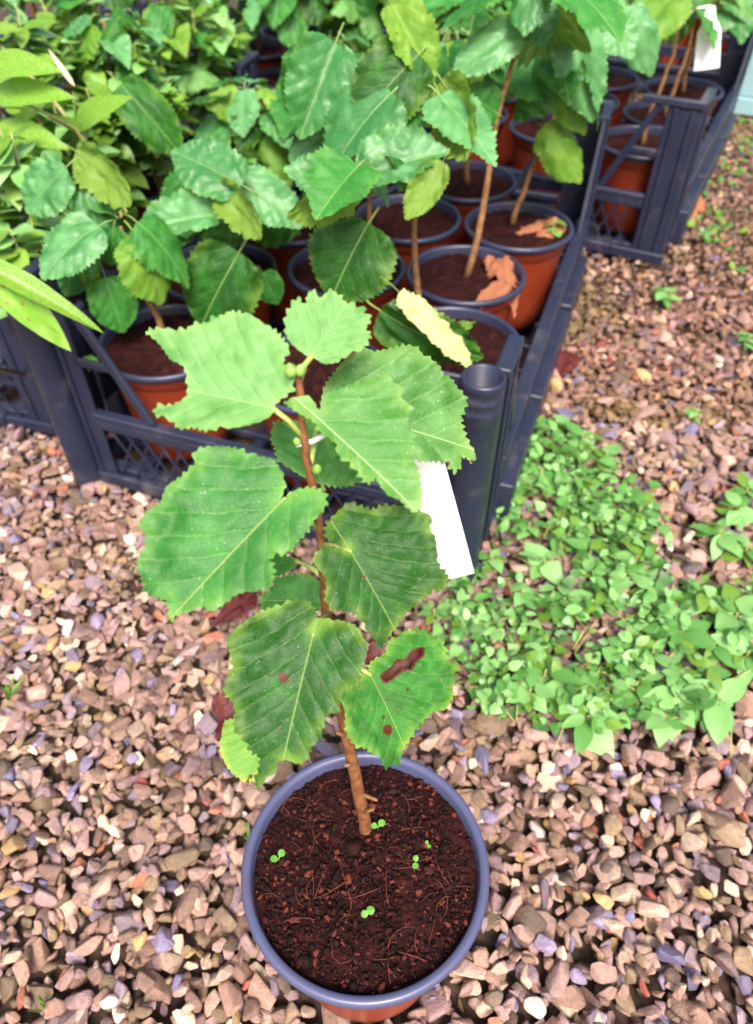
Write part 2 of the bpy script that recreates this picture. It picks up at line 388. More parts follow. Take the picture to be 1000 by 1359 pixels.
def leaf_profile(kind, n=26):
    """half outline of a leaf of length 1: list of (s, halfwidth) from base to tip, basal lobes included"""
    out = []
    for i in range(n+1):
        u = i/n
        if kind == 'round':
            w = 0.44*max(0.0, sin(pi*u**0.86))**0.6
            w *= 1.0 if u < 0.8 else 1-0.45*((u-0.8)/0.2)
            s = u - 0.10*sin(pi*min(1, u*2.2))*(u < 0.4545)
        elif kind == 'birch':
            w = 0.40*(sin(pi*u**0.55))**0.9; s = u - 0.05*sin(pi*min(1, u*2.5))*(u < 0.4)
        elif kind == 'ovate':
            w = 0.27*(sin(pi*u**0.8))**0.8; s = u
        else:   # narrow
            w = 0.11*(sin(pi*u**0.75))**0.8; s = u
        out.append((s, max(w, 0.0)))
    return out
def leaf_mesh_generic(name, mat, kind='round', rows=36, cols=7, fold=0.15, droop=0.2, quilt=0.038, wave=0.05, curl=0.0, tooth=0.026, seed=1, pet=0.22):
    """unit-length leaf: base at origin, tip at +y, top towards +z"""
    pr = leaf_profile(kind, rows); V = []; UVs = []; F = []; E = []
    r = random.Random(seed)
    for i, (s, w) in enumerate(pr):
        for j in range(-cols, cols+1):
            u = j/cols; tw = w*u; ss = s
            if abs(j) == cols and 0 < i < rows: tw += (1 if j > 0 else -1)*tooth*(0.9 if i % 2 else -0.6)*(0.6+0.8*r.random())
            ss += 0.02*(1-abs(u)) if i == 0 else 0.0
            V.append((tw, ss)); E.append(abs(u)**2)
    V = np.array(V); c2 = 2*cols+1
    z = relief(V[:, 1], V[:, 0], fold, droop, quilt, wave, seed, curl)
    for i in range(rows):
        for j in range(c2-1): a = i*c2+j; F.append((a, a+1, a+c2+1, a+c2))
    P = np.column_stack([V, z]); nb = len(P)
    m = MB(); m.tube([(0, -pet, -0.03), (0, -pet*0.5, 0.004), (0, 0.0, 0.0), (0, 0.12, float(relief(np.array([0.12]), np.array([0.0]), fold, droop, quilt, wave, seed)[0])-0.006)], [0.014, 0.012, 0.009, 0.004], 5)
    allv = [tuple(p) for p in P] + m.v; F += [tuple(i+nb for i in f) for f in m.f]
    me = mesh(name, allv, F, mat)
    uvs = np.vstack([np.column_stack([V[:, 0]+0.5, V[:, 1]]), np.tile([0.5, 0.02], (len(m.v), 1))])
    uv = me.uv_layers.new(name='UVMap'); li = np.zeros(len(me.loops), dtype=np.int32); me.loops.foreach_get('vertex_index', li)
    uv.data.foreach_set('uv', uvs[li].astype(np.float32).ravel())
    at = me.attributes.new('edge', 'FLOAT', 'POINT'); at.data.foreach_set('value', np.concatenate([E, np.zeros(len(m.v))]).astype(np.float32))
    return me
GEN = {}
def gen_leaf(kind, matkey, var):
    k = (kind, matkey, var)
    if k not in GEN:
        r = random.Random(var*7+3)
        GEN[k] = leaf_mesh_generic('leaf', LM[matkey], kind, fold=(-0.05, 0.12, 0.30, 0.05, -0.18)[var % 5], droop=(0.12, 0.32, 0.2, 0.55, 0.35)[var % 5],
                                   wave=(0.06, 0.09, 0.07, 0.11, 0.12)[var % 5], curl=(0.0, 0.2, -0.1, 0.5, 0.9)[var % 5], seed=var+1)
    return GEN[k]
def frame(base, ydir, nrm):
    y = Vector(ydir).normalized(); n = Vector(nrm); n = (n - y*n.dot(y)).normalized(); x = y.cross(n)
    return Matrix(((x.x, y.x, n.x, base[0]), (x.y, y.y, n.y, base[1]), (x.z, y.z, n.z, base[2]), (0, 0, 0, 1)))
def put_leaf(parent, me, base, tip, nrm, wid=1.0, name='leaf'):
    """place a unit leaf mesh from base to tip, world coordinates; wid = width factor"""
    base, tip = Vector(base), Vector(tip); L = (tip-base).length
    o = meshobj(name, me, parent)
    o.matrix_parent_inverse = Matrix.Identity(4)
    M = frame(base, tip-base, nrm) @ Matrix.Diagonal((L*wid, L, L, 1))
    o.matrix_basis = Matrix.Translation(-Vector(parent.location)) @ M
    return o

# ------------------------------------------------------------------ places
MAIN = at_z(485, 1163, 0.112); MAIN.z = 0
B1 = at_z(628, 768, 0.0)
def place(B, yaw):
    ex = Vector((cos(yaw), sin(yaw), 0)); ey = Vector((-sin(yaw), cos(yaw), 0))
    return lambda x, y, z=0.0: B + ex*x + ey*y + Vector((0, 0, z))
Y1 = radians(-19.5)
loc1 = place(B1, Y1)
CRATES = [  # front right corner (in the first crate's frame), yaw, round tubes at the front corners, label
    ((0, 0), -19.5, True, 'dark grey crate with a round hollow tube post beside the white label'),
    ((0.105, 0.63), -27, False, 'dark grey crate standing directly behind the crate with the tube post'),
    ((0.335, 1.32), -30, False, 'dark grey crate beside the pale teal tray'),
    ((-0.445, 0.045), -15, False, 'dark grey crate with its front rail low beside the spotted narrow leaves'),
    ((-0.335, 0.72), -24, False, 'dark grey crate hidden under crowded saplings behind the tube post crate'),
    ((-0.79, 0.74), -20, False, 'dark grey crate under the small-leaved weeds'),
    ((-0.10, 1.40), -28, False, 'dark grey crate far back between other crates of saplings'),
]
CR_LOC = []
for (x, y), yw, _, _ in CRATES: CR_LOC.append(place(loc1(x, y), radians(yw)))

# ------------------------------------------------------------------ ground and gravel
ground = meshobj('ground', mesh('ground', [(-30, -6, -0.016), (30, -6, -0.016), (30, 60, -0.016), (-30, 60, -0.016)], [(0, 1, 2, 3)], M_ground, False))
tag(ground, 'bed of mixed pinkish brown gravel', 'ground', kind='structure')

def ico(sub):
    bm = bmesh.new(); bmesh.ops.create_icosphere(bm, subdivisions=sub, radius=1); bm.verts.ensure_lookup_table()
    V = np.array([v.co[:] for v in bm.verts]); F = np.array([[v.index for v in f.verts] for f in bm.faces]); bm.free(); return V, F
I2, I3 = ico(2), ico(3)
def hull_stone(seed, bevel):
    """angular crushed stone: hull of random points, edges worn by a bevel"""
    r = np.random.default_rng(seed); bm = bmesh.new(); n = int(r.integers(11, 17)); k = 0
    while k < n:
        p = r.normal(size=3); p /= np.linalg.norm(p); p = np.sign(p)*np.abs(p)**0.85*r.uniform(0.85, 1.1); bm.verts.new(p); k += 1
    q = bmesh.ops.convex_hull(bm, input=list(bm.verts)); bmesh.ops.delete(bm, geom=[v for v in bm.verts if not v.link_faces], context='VERTS')
    bmesh.ops.dissolve_limit(bm, angle_limit=0.22, verts=list(bm.verts), edges=list(bm.edges))
    if bevel: bmesh.ops.bevel(bm, geom=list(bm.edges), offset=bevel, offset_type='OFFSET', segments=2, profile=0.5, affect='EDGES', clamp_overlap=True)
    if bevel:
        for _ in range(1): bmesh.ops.smooth_vert(bm, verts=list(bm.verts), factor=0.3, use_axis_x=True, use_axis_y=True, use_axis_z=True)
    bmesh.ops.triangulate(bm, faces=list(bm.faces)); bm.verts.index_update()
    V = np.array([v.co[:] for v in bm.verts]); F = np.array([[v.index for v in f.verts] for f in bm.faces]); bm.free()
    V *= np.array([r.uniform(1.0, 1.25), r.uniform(0.62, 0.92), r.uniform(0.36, 0.62)])/(0.88 if bevel else 0.9)
    V += 0.025*vnoise(V, seed+9, 6)[:, None]*V
    return V, F
NSH = 44
SH3 = [hull_stone(100+i, 0.16) for i in range(NSH)]; SH2 = [hull_stone(100+i, 0.0) for i in range(NSH)]
print('stone tris', np.mean([len(f) for _, f in SH3]), np.mean([len(f) for _, f in SH2]))
PAL = np.array([(0.36,0.25,0.19),(0.33,0.235,0.195),(0.40,0.29,0.235),(0.29,0.20,0.15),(0.30,0.235,0.15),(0.26,0.205,0.125),(0.37,0.27,0.25),(0.32,0.235,0.235),(0.27,0.225,0.26),(0.24,0.22,0.32),(0.22,0.22,0.36),(0.50,0.40,0.31),(0.62,0.53,0.40),(0.66,0.60,0.55),(0.42,0.19,0.11),(0.38,0.12,0.085),(0.46,0.34,0.15),(0.19,0.15,0.11)])
PW = np.array([12,12,12,9,10,8,10,9,7,4.0,2.2,8,3.4,1.4,1.8,1.0,2.0,5]); PW = PW/PW.sum(); PAL = PAL**1.22*0.82; PAL = PAL*0.86+PAL.mean(1, keepdims=True)*np.array((0.155, 0.138, 0.128)); PAL = PAL*np.array((1.10, 0.98, 1.0))

WEEDPOLY = [(672,600),(700,575),(760,590),(830,660),(868,740),(905,790),(1010,800),(1010,900),(960,965),(905,930),(860,965),(800,985),(745,960),(700,975),(650,930),(600,880),(560,800),(600,790),(640,740)]
def in_poly(u, v, poly):
    c = False; j = len(poly)-1
    for i in range(len(poly)):
        if (poly[i][1] > v) != (poly[j][1] > v) and u < (poly[j][0]-poly[i][0])*(v-poly[i][1])/(poly[j][1]-poly[i][1])+poly[i][0]: c = not c
        j = i
    return c
_c1 = [(-0.37, 0.04), (-0.03, 0.04), (-0.03, 0.58), (-0.37, 0.58)]
def under_crate(x, y):
    for L in CR_LOC:
        o = L(0, 0); ex = L(1, 0)-o; ey = L(0, 1)-o; d_ = Vector((x, y, 0))-o; a, b = d_.dot(ex), d_.dot(ey)
        if -0.40 < a < 0.0 and 0.0 < b < 0.60: return True
    return False
stones = []
def scatter(x0, x1, y0, y1, sp, zc, keep=1.0, smin=0.0042, smax=0.0088):
    ny = int((y1-y0)/(sp*0.87)); nx = int((x1-x0)/sp)
    for j in range(ny):
        for i in range(nx):
            x = x0+(i+0.5*(j % 2))*sp+rnd.gauss(0, sp*0.28); y = y0+j*sp*0.87+rnd.gauss(0, sp*0.28)
            if rnd.random() > keep: continue
            u, v, w = proj((x, y, 0))
            if not (-550 < u < 1550 and -40 < v < 2300): continue
            if (x-MAIN.x)**2+(y-MAIN.y)**2 < 0.0435**2: continue
            if under_crate(x, y): continue
            s = (0.72 if y > 0.85 else 1.0)*min(smax*1.25, max(smin, rnd.lognormvariate(math.log(0.0050), 0.34)))
            stones.append((x, y, zc+rnd.gauss(0, 0.0018), s, w, u, v))
scatter(-0.95, 0.95, -0.12, 0.80, 0.0086, -0.0080)
scatter(-0.95, 0.95, -0.12, 0.80, 0.0108, -0.0010, 0.80)
scatter(-1.5, 0.05, 0.80, 1.4, 0.013, -0.004)
scatter(0.15, 1.45, 0.80, 2.3, 0.0098, -0.0055)
scatter(0.15, 1.45, 0.80, 1.6, 0.0135, -0.001, 0.6)
POTR = 0.063
def score(q):
    x, y, z, s, w, u, v = q
    if z < -0.003 or not (0 < u < 1000 and 0 < v < 1345): return 0
    if ((u-485)/170)**2+((v-1160)/175)**2 < 1: return 0
    if 185 < u < 600 and 590 < v < 1000: return 0
    if in_poly(u, v, WEEDPOLY): return 0
    return s/w
order = sorted(range(len(stones)), key=lambda i: -score(stones[i]))
single = set(order[:300])
def rotm(r):
    a, b, c = r.uniform(0, 6.28), r.gauss(0, 0.5), r.gauss(0, 0.5)
    if r.random() < 0.18: b += r.choice((-1, 1))*1.0
    return np.array(Matrix.Rotation(a, 3, 'Z') @ Matrix.Rotation(b, 3, 'X') @ Matrix.Rotation(c, 3, 'Y'))
stone_me = []
for i in range(60):
    k = i % NSH; c = PAL[nrg.choice(len(PAL), p=PW)]*nrg.uniform(0.65, 1.35)
    stone_me.append(bigmesh('stone', SH3[k][0], SH3[k][1], M_stone, {'tint': np.tile([*c, 1], (len(SH3[k][0]), 1))}, 0.65))
VV, FF, CC, nb = [], [], [], 0
for i, (x, y, z, s, w, u, v) in enumerate(stones):
    R = rotm(rnd)
    if i in single:
        o = meshobj('stone', rnd.choice(stone_me), ground)
        o.matrix_basis = Matrix.Translation((x, y, z)) @ Matrix(R.tolist()).to_4x4() @ Matrix.Scale(s*1.08, 4)
        continue
    hi = w < 0.52 and -60 < u < 1060 and v < 1430
    k = rnd.randrange(NSH); S, F = SH3[k] if hi else SH2[k]
    c = PAL[nrg.choice(len(PAL), p=PW)]*rnd.uniform(0.6, 1.35)
    if y > 0.62 and x > 0.1:      # algae and moss on the path
        g = vnoise(np.array([[x, y]]), 31, 9)[0]+0.25*vnoise(np.array([[x, y]]), 32, 40)[0]
        a = min(0.8, max(0.0, (g+0.22)*1.1)); c = c*(1-a)+np.array((0.15, 0.125, 0.045))*a
        c = c*np.array((0.88, 0.76, 0.70))
    VV.append((S*s) @ R.T + np.array([x, y, z])); FF.append(F+nb); nb += len(S); CC.append(np.tile([*c, 1], (len(S), 1)))
gr = meshobj('gravel', bigmesh('gravel', np.vstack(VV), np.vstack(FF), M_stone, {'tint': np.vstack(CC)}, 0.6), ground)
gr['kind'] = 'stuff'
print('stones', len(stones), 'tris', sum(len(f) for f in FF))

# ------------------------------------------------------------------ crates
def crate_parts(tubes):
    """list of (name, mesh, sub-parts); origin at the front right bottom corner, x to -0.4, y to 0.6"""
    P = []; W, Ln, Hh = 0.4, 0.6, 0.205
    def part(name, fn, smooth=False):
        m = MB(); fn(m); P.append((name, m.mesh(name, M_crate, smooth), []))
    def floor(m):
        m.box(-W+0.008, -0.008, 0.006, 0.018, 0.002, 0.016); m.box(-W+0.008, -0.008, Ln-0.018, Ln-0.006, 0.002, 0.016)
        for k in range(9): x = -W+0.02+k*(W-0.04)/8; m.box(x-0.006, x+0.006, 0.018, Ln-0.018, 0.004, 0.014)
        for k in range(11): y = 0.05+k*0.05; m.box(-W+0.012, -0.012, y-0.004, y+0.004, 0.008, 0.0155)
    part('floor_grid', floor)
    for sx in (0, 1):
        for sy in (0, 1):
            X = (lambda a, sx=sx: -a if sx == 0 else -W+a); Yy = (lambda b, sy=sy: b if sy == 0 else Ln-b)
            def bx(m, a0, a1, b0, b1, z0, z1, bv=0.0012, X=X, Yy=Yy):
                xs = sorted((X(a0), X(a1))); ys = sorted((Yy(b0), Yy(b1))); m.box(xs[0], xs[1], ys[0], ys[1], z0, z1, bv)
            def post(m, bx=bx, tubes=tubes and sy == 0):
                off = 0.010 if tubes else 0.0; e0 = 0.0255 if tubes else 0.001; s0 = 0.0125 if tubes else 0.004
                bx(m, e0, 0.046 if tubes else 0.042, 0.0, 0.004, 0.0, Hh)                       # end face plate
                bx(m, 0.0, 0.004, s0, 0.058, 0.012, Hh-0.002)                    # side plate
                bx(m, -0.003, 0.009, off+0.006, 0.062, Hh-0.006, Hh+0.001)              # top flange on the side
                if not tubes: bx(m, -0.002, 0.074, -0.003, 0.006, Hh-0.008, Hh+0.0005)  # top flange on the end
                (None if tubes else bx(m, 0.010, 0.0135, -0.003, 0.0, 0.014, Hh-0.010)); bx(m, 0.030, 0.0335, -0.003, 0.0, 0.014, Hh-0.010)   # ribs
                bx(m, -0.003, 0.0, 0.026, 0.030, 0.020, Hh-0.008); bx(m, -0.003, 0.0, 0.050, 0.054, 0.020, Hh-0.008)
                bx(m, 0.027 if tubes else -0.004, 0.070, -0.004, 0.002, 0.0, 0.014)                        # foot
                bx(m, 0.042, 0.078, 0.000, 0.004, 0.136, 0.1445)                       # rung
            m = MB(); post(m); me = m.mesh('corner_post', M_crate); subs = []
            if tubes and sy == 0:
                t = MB(); c = (X(0.0125), Yy(-0.0005)); t.lathe([(0.0, 0.02), (0.0112, 0.02), (0.0122, Hh+0.004), (0.0140, Hh+0.005), (0.0152, Hh+0.003), (0.0152, Hh-0.002), (0.0145, Hh-0.003), (0.0145, Hh-0.008), (0.0152, Hh-0.009), (0.0152, Hh-0.012), (0.0145, Hh-0.013), (0.0145, Hh-0.018), (0.0151, Hh-0.019), (0.0151, Hh-0.022), (0.0145, Hh-0.023), (0.0143, 0.10), (0.0148, 0.0)], 40, c)
                subs.append(('tube', t.mesh('tube', M_crate, True)))
            P.append(('corner_post', me, subs))
            yv = Yy(0.002); part('brace', lambda m, X=X, yv=yv: m.bar((X(0.052), yv, Hh-0.008), (X(0.103), yv, 0.088), 0.0085, 0.005))
            xv = X(0.002); part('brace', lambda m, Yy=Yy, xv=xv: m.bar((xv, Yy(0.058), Hh-0.004), (xv, Yy(0.105), 0.086), 0.010, 0.005, Vector((1, 0, 0))))
    for yy, sg in ((0.0, -1), (Ln, 1)):
        a, b = sorted((yy+sg*0.003, yy-sg*0.007)); a2, b2 = sorted((yy+sg*0.002, yy-sg*0.002))
        part('rail', lambda m, a=a, b=b, a2=a2, b2=b2: (m.box(-W+0.043, -0.043, a, b, 0.080, 0.088), m.box(-W+0.043, -0.043, a2, b2, 0.070, 0.0798)))
        a3, b3 = sorted((yy+sg*0.005, yy-sg*0.006))
        part('bottom_rail', lambda m, a=a3, b=b3: m.box(-W+0.071, -0.071, a, b, 0.0, 0.015))
        def lat(m, yy=yy, sg=sg):
            for k in range(-4, 20):
                for dsg in (1, -1):
                    x0 = -W+0.05+k*0.0165; x1 = x0+dsg*0.030; z0, z1 = 0.014, 0.071
                    ok = all(-W+0.046 < q < -0.046 for q in (x0, x1))
                    if ok: m.bar((x0, yy-sg*(0.0015+0.0016*(dsg > 0)), z0), (x1, yy-sg*(0.0015+0.0016*(dsg > 0)), z1), 0.0019, 0.0012, bv=0)
        part('lattice', lat)
    for xx, sg in ((0.0, 1), (-W, -1)):
        a, b = sorted((xx+sg*0.004, xx-sg*0.010)); a2, b2 = sorted((xx+sg*0.002, xx-sg*0.003))
        part('side_rail', lambda m, a=a, b=b, a2=a2, b2=b2: (m.box(a, b, 0.062, Ln-0.062, 0.079, 0.088), m.box(a2, b2, 0.062, Ln-0.062, 0.045, 0.0788)))
        a3, b3 = sorted((xx+sg*0.013, xx-sg*0.006))
        def low(m, a=a3, b=b3, xx=xx, sg=sg):
            m.box(a, b, 0.075, 0.20, 0.0, 0.046); m.box(a, b, 0.212, 0.385, 0.0, 0.046); m.box(a, b, 0.397, Ln-0.075, 0.0, 0.046)
            q = sorted((xx+sg*0.009, xx-sg*0.002)); m.box(q[0], q[1], 0.2005, 0.2115, 0.004, 0.04); m.box(q[0], q[1], 0.3855, 0.3965, 0.004, 0.04)
        part('bottom_rail', low)
    return P
CP = {True: crate_parts(True), False: crate_parts(False)}
for i, ((x, y), yw, tb, lab) in enumerate(CRATES):
    e = empty('crate', loc1(x, y), radians(yw)); tag(e, lab, 'crate', 'nursery crates standing in rows')
    for nm, me, subs in CP[tb]:
        o = meshobj(nm, me, e)
        for n2, m2 in subs: meshobj(n2, m2, o)

# pale teal tray beyond the crates
tp = at_z(990, 152, 0.0)
tr = empty('storage_tray', tp, radians(-24)); tag(tr, 'pale teal plastic tray at the far end of the gravel path', 'tray')
m = MB()
for a in ((-0.045, 0.30, 0.0, 0.006, 0.03, 0.17), (-0.045, -0.039, 0.0065, 0.4, 0.03, 0.17), (0.294, 0.30, 0.0065, 0.4, 0.03, 0.17), (-0.0385, 0.2935, 0.394, 0.4, 0.03, 0.17)): m.box(*a)
meshobj('side_wall', m.mesh('side_wall', M_tealbox), tr)
m = MB(); m.box(-0.054, 0.309, -0.009, -0.0005, 0.155, 0.178); m.box(-0.054, -0.0455, 0.0, 0.409, 0.155, 0.178); meshobj('rim', m.mesh('rim', M_tealbox), tr)
m = MB(); m.box(-0.05, 0.305, -0.006, 0.4, 0.0, 0.029); meshobj('base', m.mesh('base', M_tealbox), tr)

# ------------------------------------------------------------------ pots
def pot_meshes(R, Hh, seg, rim_mat=None):
    k = R/0.0625
    w = MB(); w.lathe([(0.0, 0.002), (0.040*k, 0.0), (0.043*k, 0.002), (0.0455*k, 0.02), (0.0535*k, Hh-0.022), (0.0542*k, Hh-0.020), (0.0560*k, Hh-0.0185), (0.0575*k, Hh-0.006), (0.0578*k, Hh-0.004)], seg)
    r = MB(); r.lathe([(0.0500*k, Hh-0.030), (0.0560*k, Hh-0.012), (0.0574*k, Hh-0.0030), (0.0580*k, Hh-0.0006), (0.0605*k, Hh), (0.0619*k, Hh-0.0008), (0.0625*k, Hh-0.0028), (0.0621*k, Hh-0.0055), (0.0607*k, Hh-0.0068), (0.0585*k, Hh-0.0062), (0.0580*k, Hh-0.009)], seg)
    return w.mesh('wall', M_terra, True), r.mesh('rim', rim_mat or M_rim, True)
def soil_mesh(R, z0, n, seed, amp):
    V = []; F = []; rings = n; segs = n*4
    for i in range(rings+1):
        for k in range(segs):
            a = 2*pi*k/segs; rr = R*i/rings; V.append((rr*cos(a), rr*sin(a)))
    V = np.array(V); X = V*1.0
    z = amp*(0.5*vnoise(X, seed, 90)+0.5*vnoise(X, seed+1, 230)+0.55*vnoise(X, seed+2, 560)+0.4*vnoise(X, seed+3, 1200))
    z += z0 + 0.003*(1-(np.hypot(V[:, 0], V[:, 1])/R)**2)
    for i in range(rings):
        for k in range(segs):
            k2 = (k+1) % segs; F.append((i*segs+k, (i+1)*segs+k, (i+1)*segs+k2, i*segs+k2))
    return mesh('soil', np.column_stack([V, z]), F, M_soil)
POT_W, POT_R = pot_meshes(0.0615, 0.112, 40, M_rim_shade)
SOILS = [soil_mesh(0.0550, 0.1025, 18, s, 0.0026) for s in (5, 15, 25)]

# ------------------------------------------------------------------ the sapling in its pot on the gravel
hero = empty('potted_sapling', MAIN)
tag(hero, 'young sapling with broad toothed leaves in a pot standing alone on gravel', 'potted plant')
HW, HR = pot_meshes(0.0622, 0.112, 96)
TILT = (radians(-3.5), 0, 0)      # the pot leans back a little on the stones
hp = meshobj('pot', HW, hero); hp.rotation_euler = TILT; meshobj('rim', HR, hp)
hs = meshobj('soil', soil_mesh(0.0561, 0.1045, 60, 3, 0.0019), hero); hs.rotation_euler = TILT
def crumbs(R, z0, n, seed):
    r = random.Random(seed); VV, FF, CC, nb = [], [], [], 0; pal = [(0.012,0.003,0.003),(0.026,0.006,0.005),(0.045,0.010,0.008),(0.012,0.004,0.004),(0.014,0.005,0.005),(0.03,0.008,0.007),(0.13,0.03,0.02)]
    for i in range(n):
        a = r.uniform(0, 6.28); rr = R*sqrt(r.random()); s = r.lognormvariate(math.log(0.00085), 0.45); k = r.randrange(NSH)
        S = (SH2[k][0]*s) @ rotm(r).T + np.array([rr*cos(a), rr*sin(a), z0+0.003*(1-(rr/R)**2)+r.gauss(0.0004, 0.0008)])
        VV.append(S); FF.append(SH2[k][1]+nb); nb += len(S); c = tuple(0.7*q for q in r.choice(pal)); CC.append(np.tile([*c, 1], (len(S), 1)))
    return bigmesh('soil_crumbs', np.vstack(VV), np.vstack(FF), M_crumb, {'tint': np.vstack(CC)})
o = meshobj('soil_crumbs', crumbs(0.0556, 0.1045, 5200, 4), hs); o['kind'] = 'stuff'
def fibres(R, z0, n, seed):
    r = random.Random(seed); m = MB()
    for i in range(n):
        a = r.uniform(0, 6.28); rr = R*0.9*sqrt(r.random()); x, y = rr*cos(a), rr*sin(a); th = r.uniform(0, 6.28); L = r.uniform(0.006, 0.024); pts = []; cv = r.gauss(0, 1.2)
        for k in range(6):
            u = k/5; th2 = th+cv*u; x += cos(th2)*L/5; y += sin(th2)*L/5
            if x*x+y*y > R*R: break
            pts.append((x, y, z0+0.0026*(1-(x*x+y*y)/R**2)+0.0016+0.0022*sin(pi*u)*r.random()))
        if len(pts) > 2: m.tube(pts, [0.00028*(1-0.1*k) for k in range(len(pts))], 4)
    return m
M_fibre = simple('coir_fibre', (0.06, 0.011, 0.007), (0.15, 0.036, 0.018), 90, 0.7, 0.3, 0.1)
o = meshobj('coir_fibres', fibres(0.0555, 0.1045, 50, 8).mesh('coir_fibres', M_fibre, True), hs); o['kind'] = 'stuff'

def hero_y(v): return 0.149 + (1110-v)/620*0.036
STEM_PX = [(487,1118,5.2),(484,1090,5.0),(474,1040,4.7),(462,985,4.5),(452,940,4.3),(444,880,4.1),(434,820,3.9),(429,760,3.8),(424,700,3.6),(417,655,3.5),(408,610,3.4),(402,570,3.2),(399,530,3.0),(397,500,2.6)]
spts = [at_y(u, v, hero_y(v)) for u, v, _ in STEM_PX]
sr = []
for (u, v, q), p in zip(STEM_PX, spts): sr.append(q*1.72*proj(p)[2]/FPX)
# fine resample with slight irregularity
fp, fr_ = [], []
for i in range(len(spts)-1):
    for k in range(4):
        t = k/4; fp.append(spts[i].lerp(spts[i+1], t)-MAIN + Vector((rnd.gauss(0, 1), rnd.gauss(0, 1), 0))*0.00018); fr_.append((sr[i]*(1-t)+sr[i+1]*t)*(1+rnd.gauss(0, 0.03)))
fp.append(spts[-1]-MAIN); fr_.append(sr[-1])
fr_[0] *= 1.15
m = MB(); m.tube(fp, fr_, 14); stem_o = meshobj('stem', m.mesh('stem', M_bark, True), hero)
def stem_at(v):
    for i in range(len(STEM_PX)-1):
        if STEM_PX[i][1] >= v >= STEM_PX[i+1][1]:
            t = (STEM_PX[i][1]-v)/(STEM_PX[i][1]-STEM_PX[i+1][1]); return spts[i].lerp(spts[i+1], t)
    return spts[-1]
# stubs low on the stem
m = MB()
for v, du, dv, ln in ((1052, 24, 10, 1), (1078, 14, -4, 1), (975, -12, -2, 1), (1012, -9, 4, 1)):
    a = stem_at(v); b = at_y(proj(a)[0]+du, v+dv, a.y-0.006); m.tube([a-MAIN, (a+b)/2-MAIN, b-MAIN], [0.0016, 0.0010, 0.0007], 8)
meshobj('twig_stub', m.mesh('twig_stub', M_bark2, True), hero)

UP = Vector((0, 0, 1))
def zoomed(off, sc, pts): return [(off[0]+x/sc, off[1]+y/sc) for x, y in pts]
def traced_leaf(off, sc, outline, base, tip, mat, dy, nmix, attach=None, hole=None, necro=(), pet_r=0.0009, label=None, **kw):
    """outline, base and tip are picture points of a magnified view; dy: leaf base behind (+) or before (-) the stem; nmix: (towards viewer, up, right)"""
    O = zoomed(off, sc, outline); (bu, bv), (tu, tv) = zoomed(off, sc, [base, tip])
    b = at_y(bu, bv, hero_y(bv)+dy); c = (CO-b).normalized()
    n = (c*nmix[0]+UP*nmix[1]+CR*nmix[2]).normalized()
    tpos = at_plane(tu, tv, b, n); y = (tpos-b); L = y.length; y.normalize(); x = y.cross(n)
    to2 = lambda u, v: ((at_plane(u, v, b, n)-b).dot(x), (at_plane(u, v, b, n)-b).dot(y))
    pts = [to2(u, v) for u, v in O]
    h = [to2(u, v) for u, v in zoomed(off, sc, hole)] if hole else None
    ne = [(*to2(*zoomed(off, sc, [(q[0], q[1])])[0]), q[2]) for q in necro]
    me = leaf_mesh_traced('leaf', pts, mat, L=L, hole=h, necro=ne, **kw)
    o = meshobj('leaf', me, hero); o.matrix_basis = Matrix.Translation(-MAIN) @ frame(b, y, n)
    if label: o['label'] = label
    if attach is not None:
        a = stem_at(attach); mid_ = (a+b)/2+Vector((0, 0, 0.002))-n*0.002
        m = MB(); m.tube([a-MAIN, mid_-MAIN, b-n*0.0004-MAIN, b+y*0.004-n*0.0012-MAIN], [pet_r*1.25, pet_r, pet_r*0.95, pet_r*0.5], 8); pe = meshobj('petiole', m.mesh('petiole', M_petiole, True), o); pe.matrix_parent_inverse = o.matrix_basis.inverted()
    return o
# 1 top leaf
traced_leaf((350,370), 6.667, [(400,690),(330,650),(250,590),(200,500),(190,430),(200,340),(250,240),(310,180),(350,230),(372,240),(390,150),(450,105),(490,170),(530,150),(600,85),(640,130),(690,140),(720,200),(780,200),(830,235),(890,240),(900,300),(945,320),(940,390),(900,440),(945,490),(920,570),(880,630),(810,650),(720,700),(640,755),(540,760),(470,715),(430,690)],
    (420,690), (735,215), LM['young'], 0.006, (1, 0.5, 0.05), 505, fold=0.12, droop=0.05, wave=0.03, seed=2, tooth=0.0011)
# 2 left upper leaf, folded along its midrib
traced_leaf((180,380), 4, [(745,625),(790,600),(840,560),(840,510),(815,470),(790,430),(825,380),(810,350),(760,290),(700,260),(640,215),(600,205),(525,185),(480,210),(420,215),(390,235),(330,230),(300,255),(230,255),(130,240),(60,245),(130,310),(190,390),(265,440),(268,580),(200,625),(120,635),(110,690),(190,715),(250,775),(330,770),(400,785),(460,765),(560,765),(640,740),(700,710),(730,680)],
    (728,645), (180,525), LM['young'], -0.004, (1, 0.7, -0.1), 582, fold=0.30, droop=0.06, wave=0.035, quilt=0.010, seed=4)
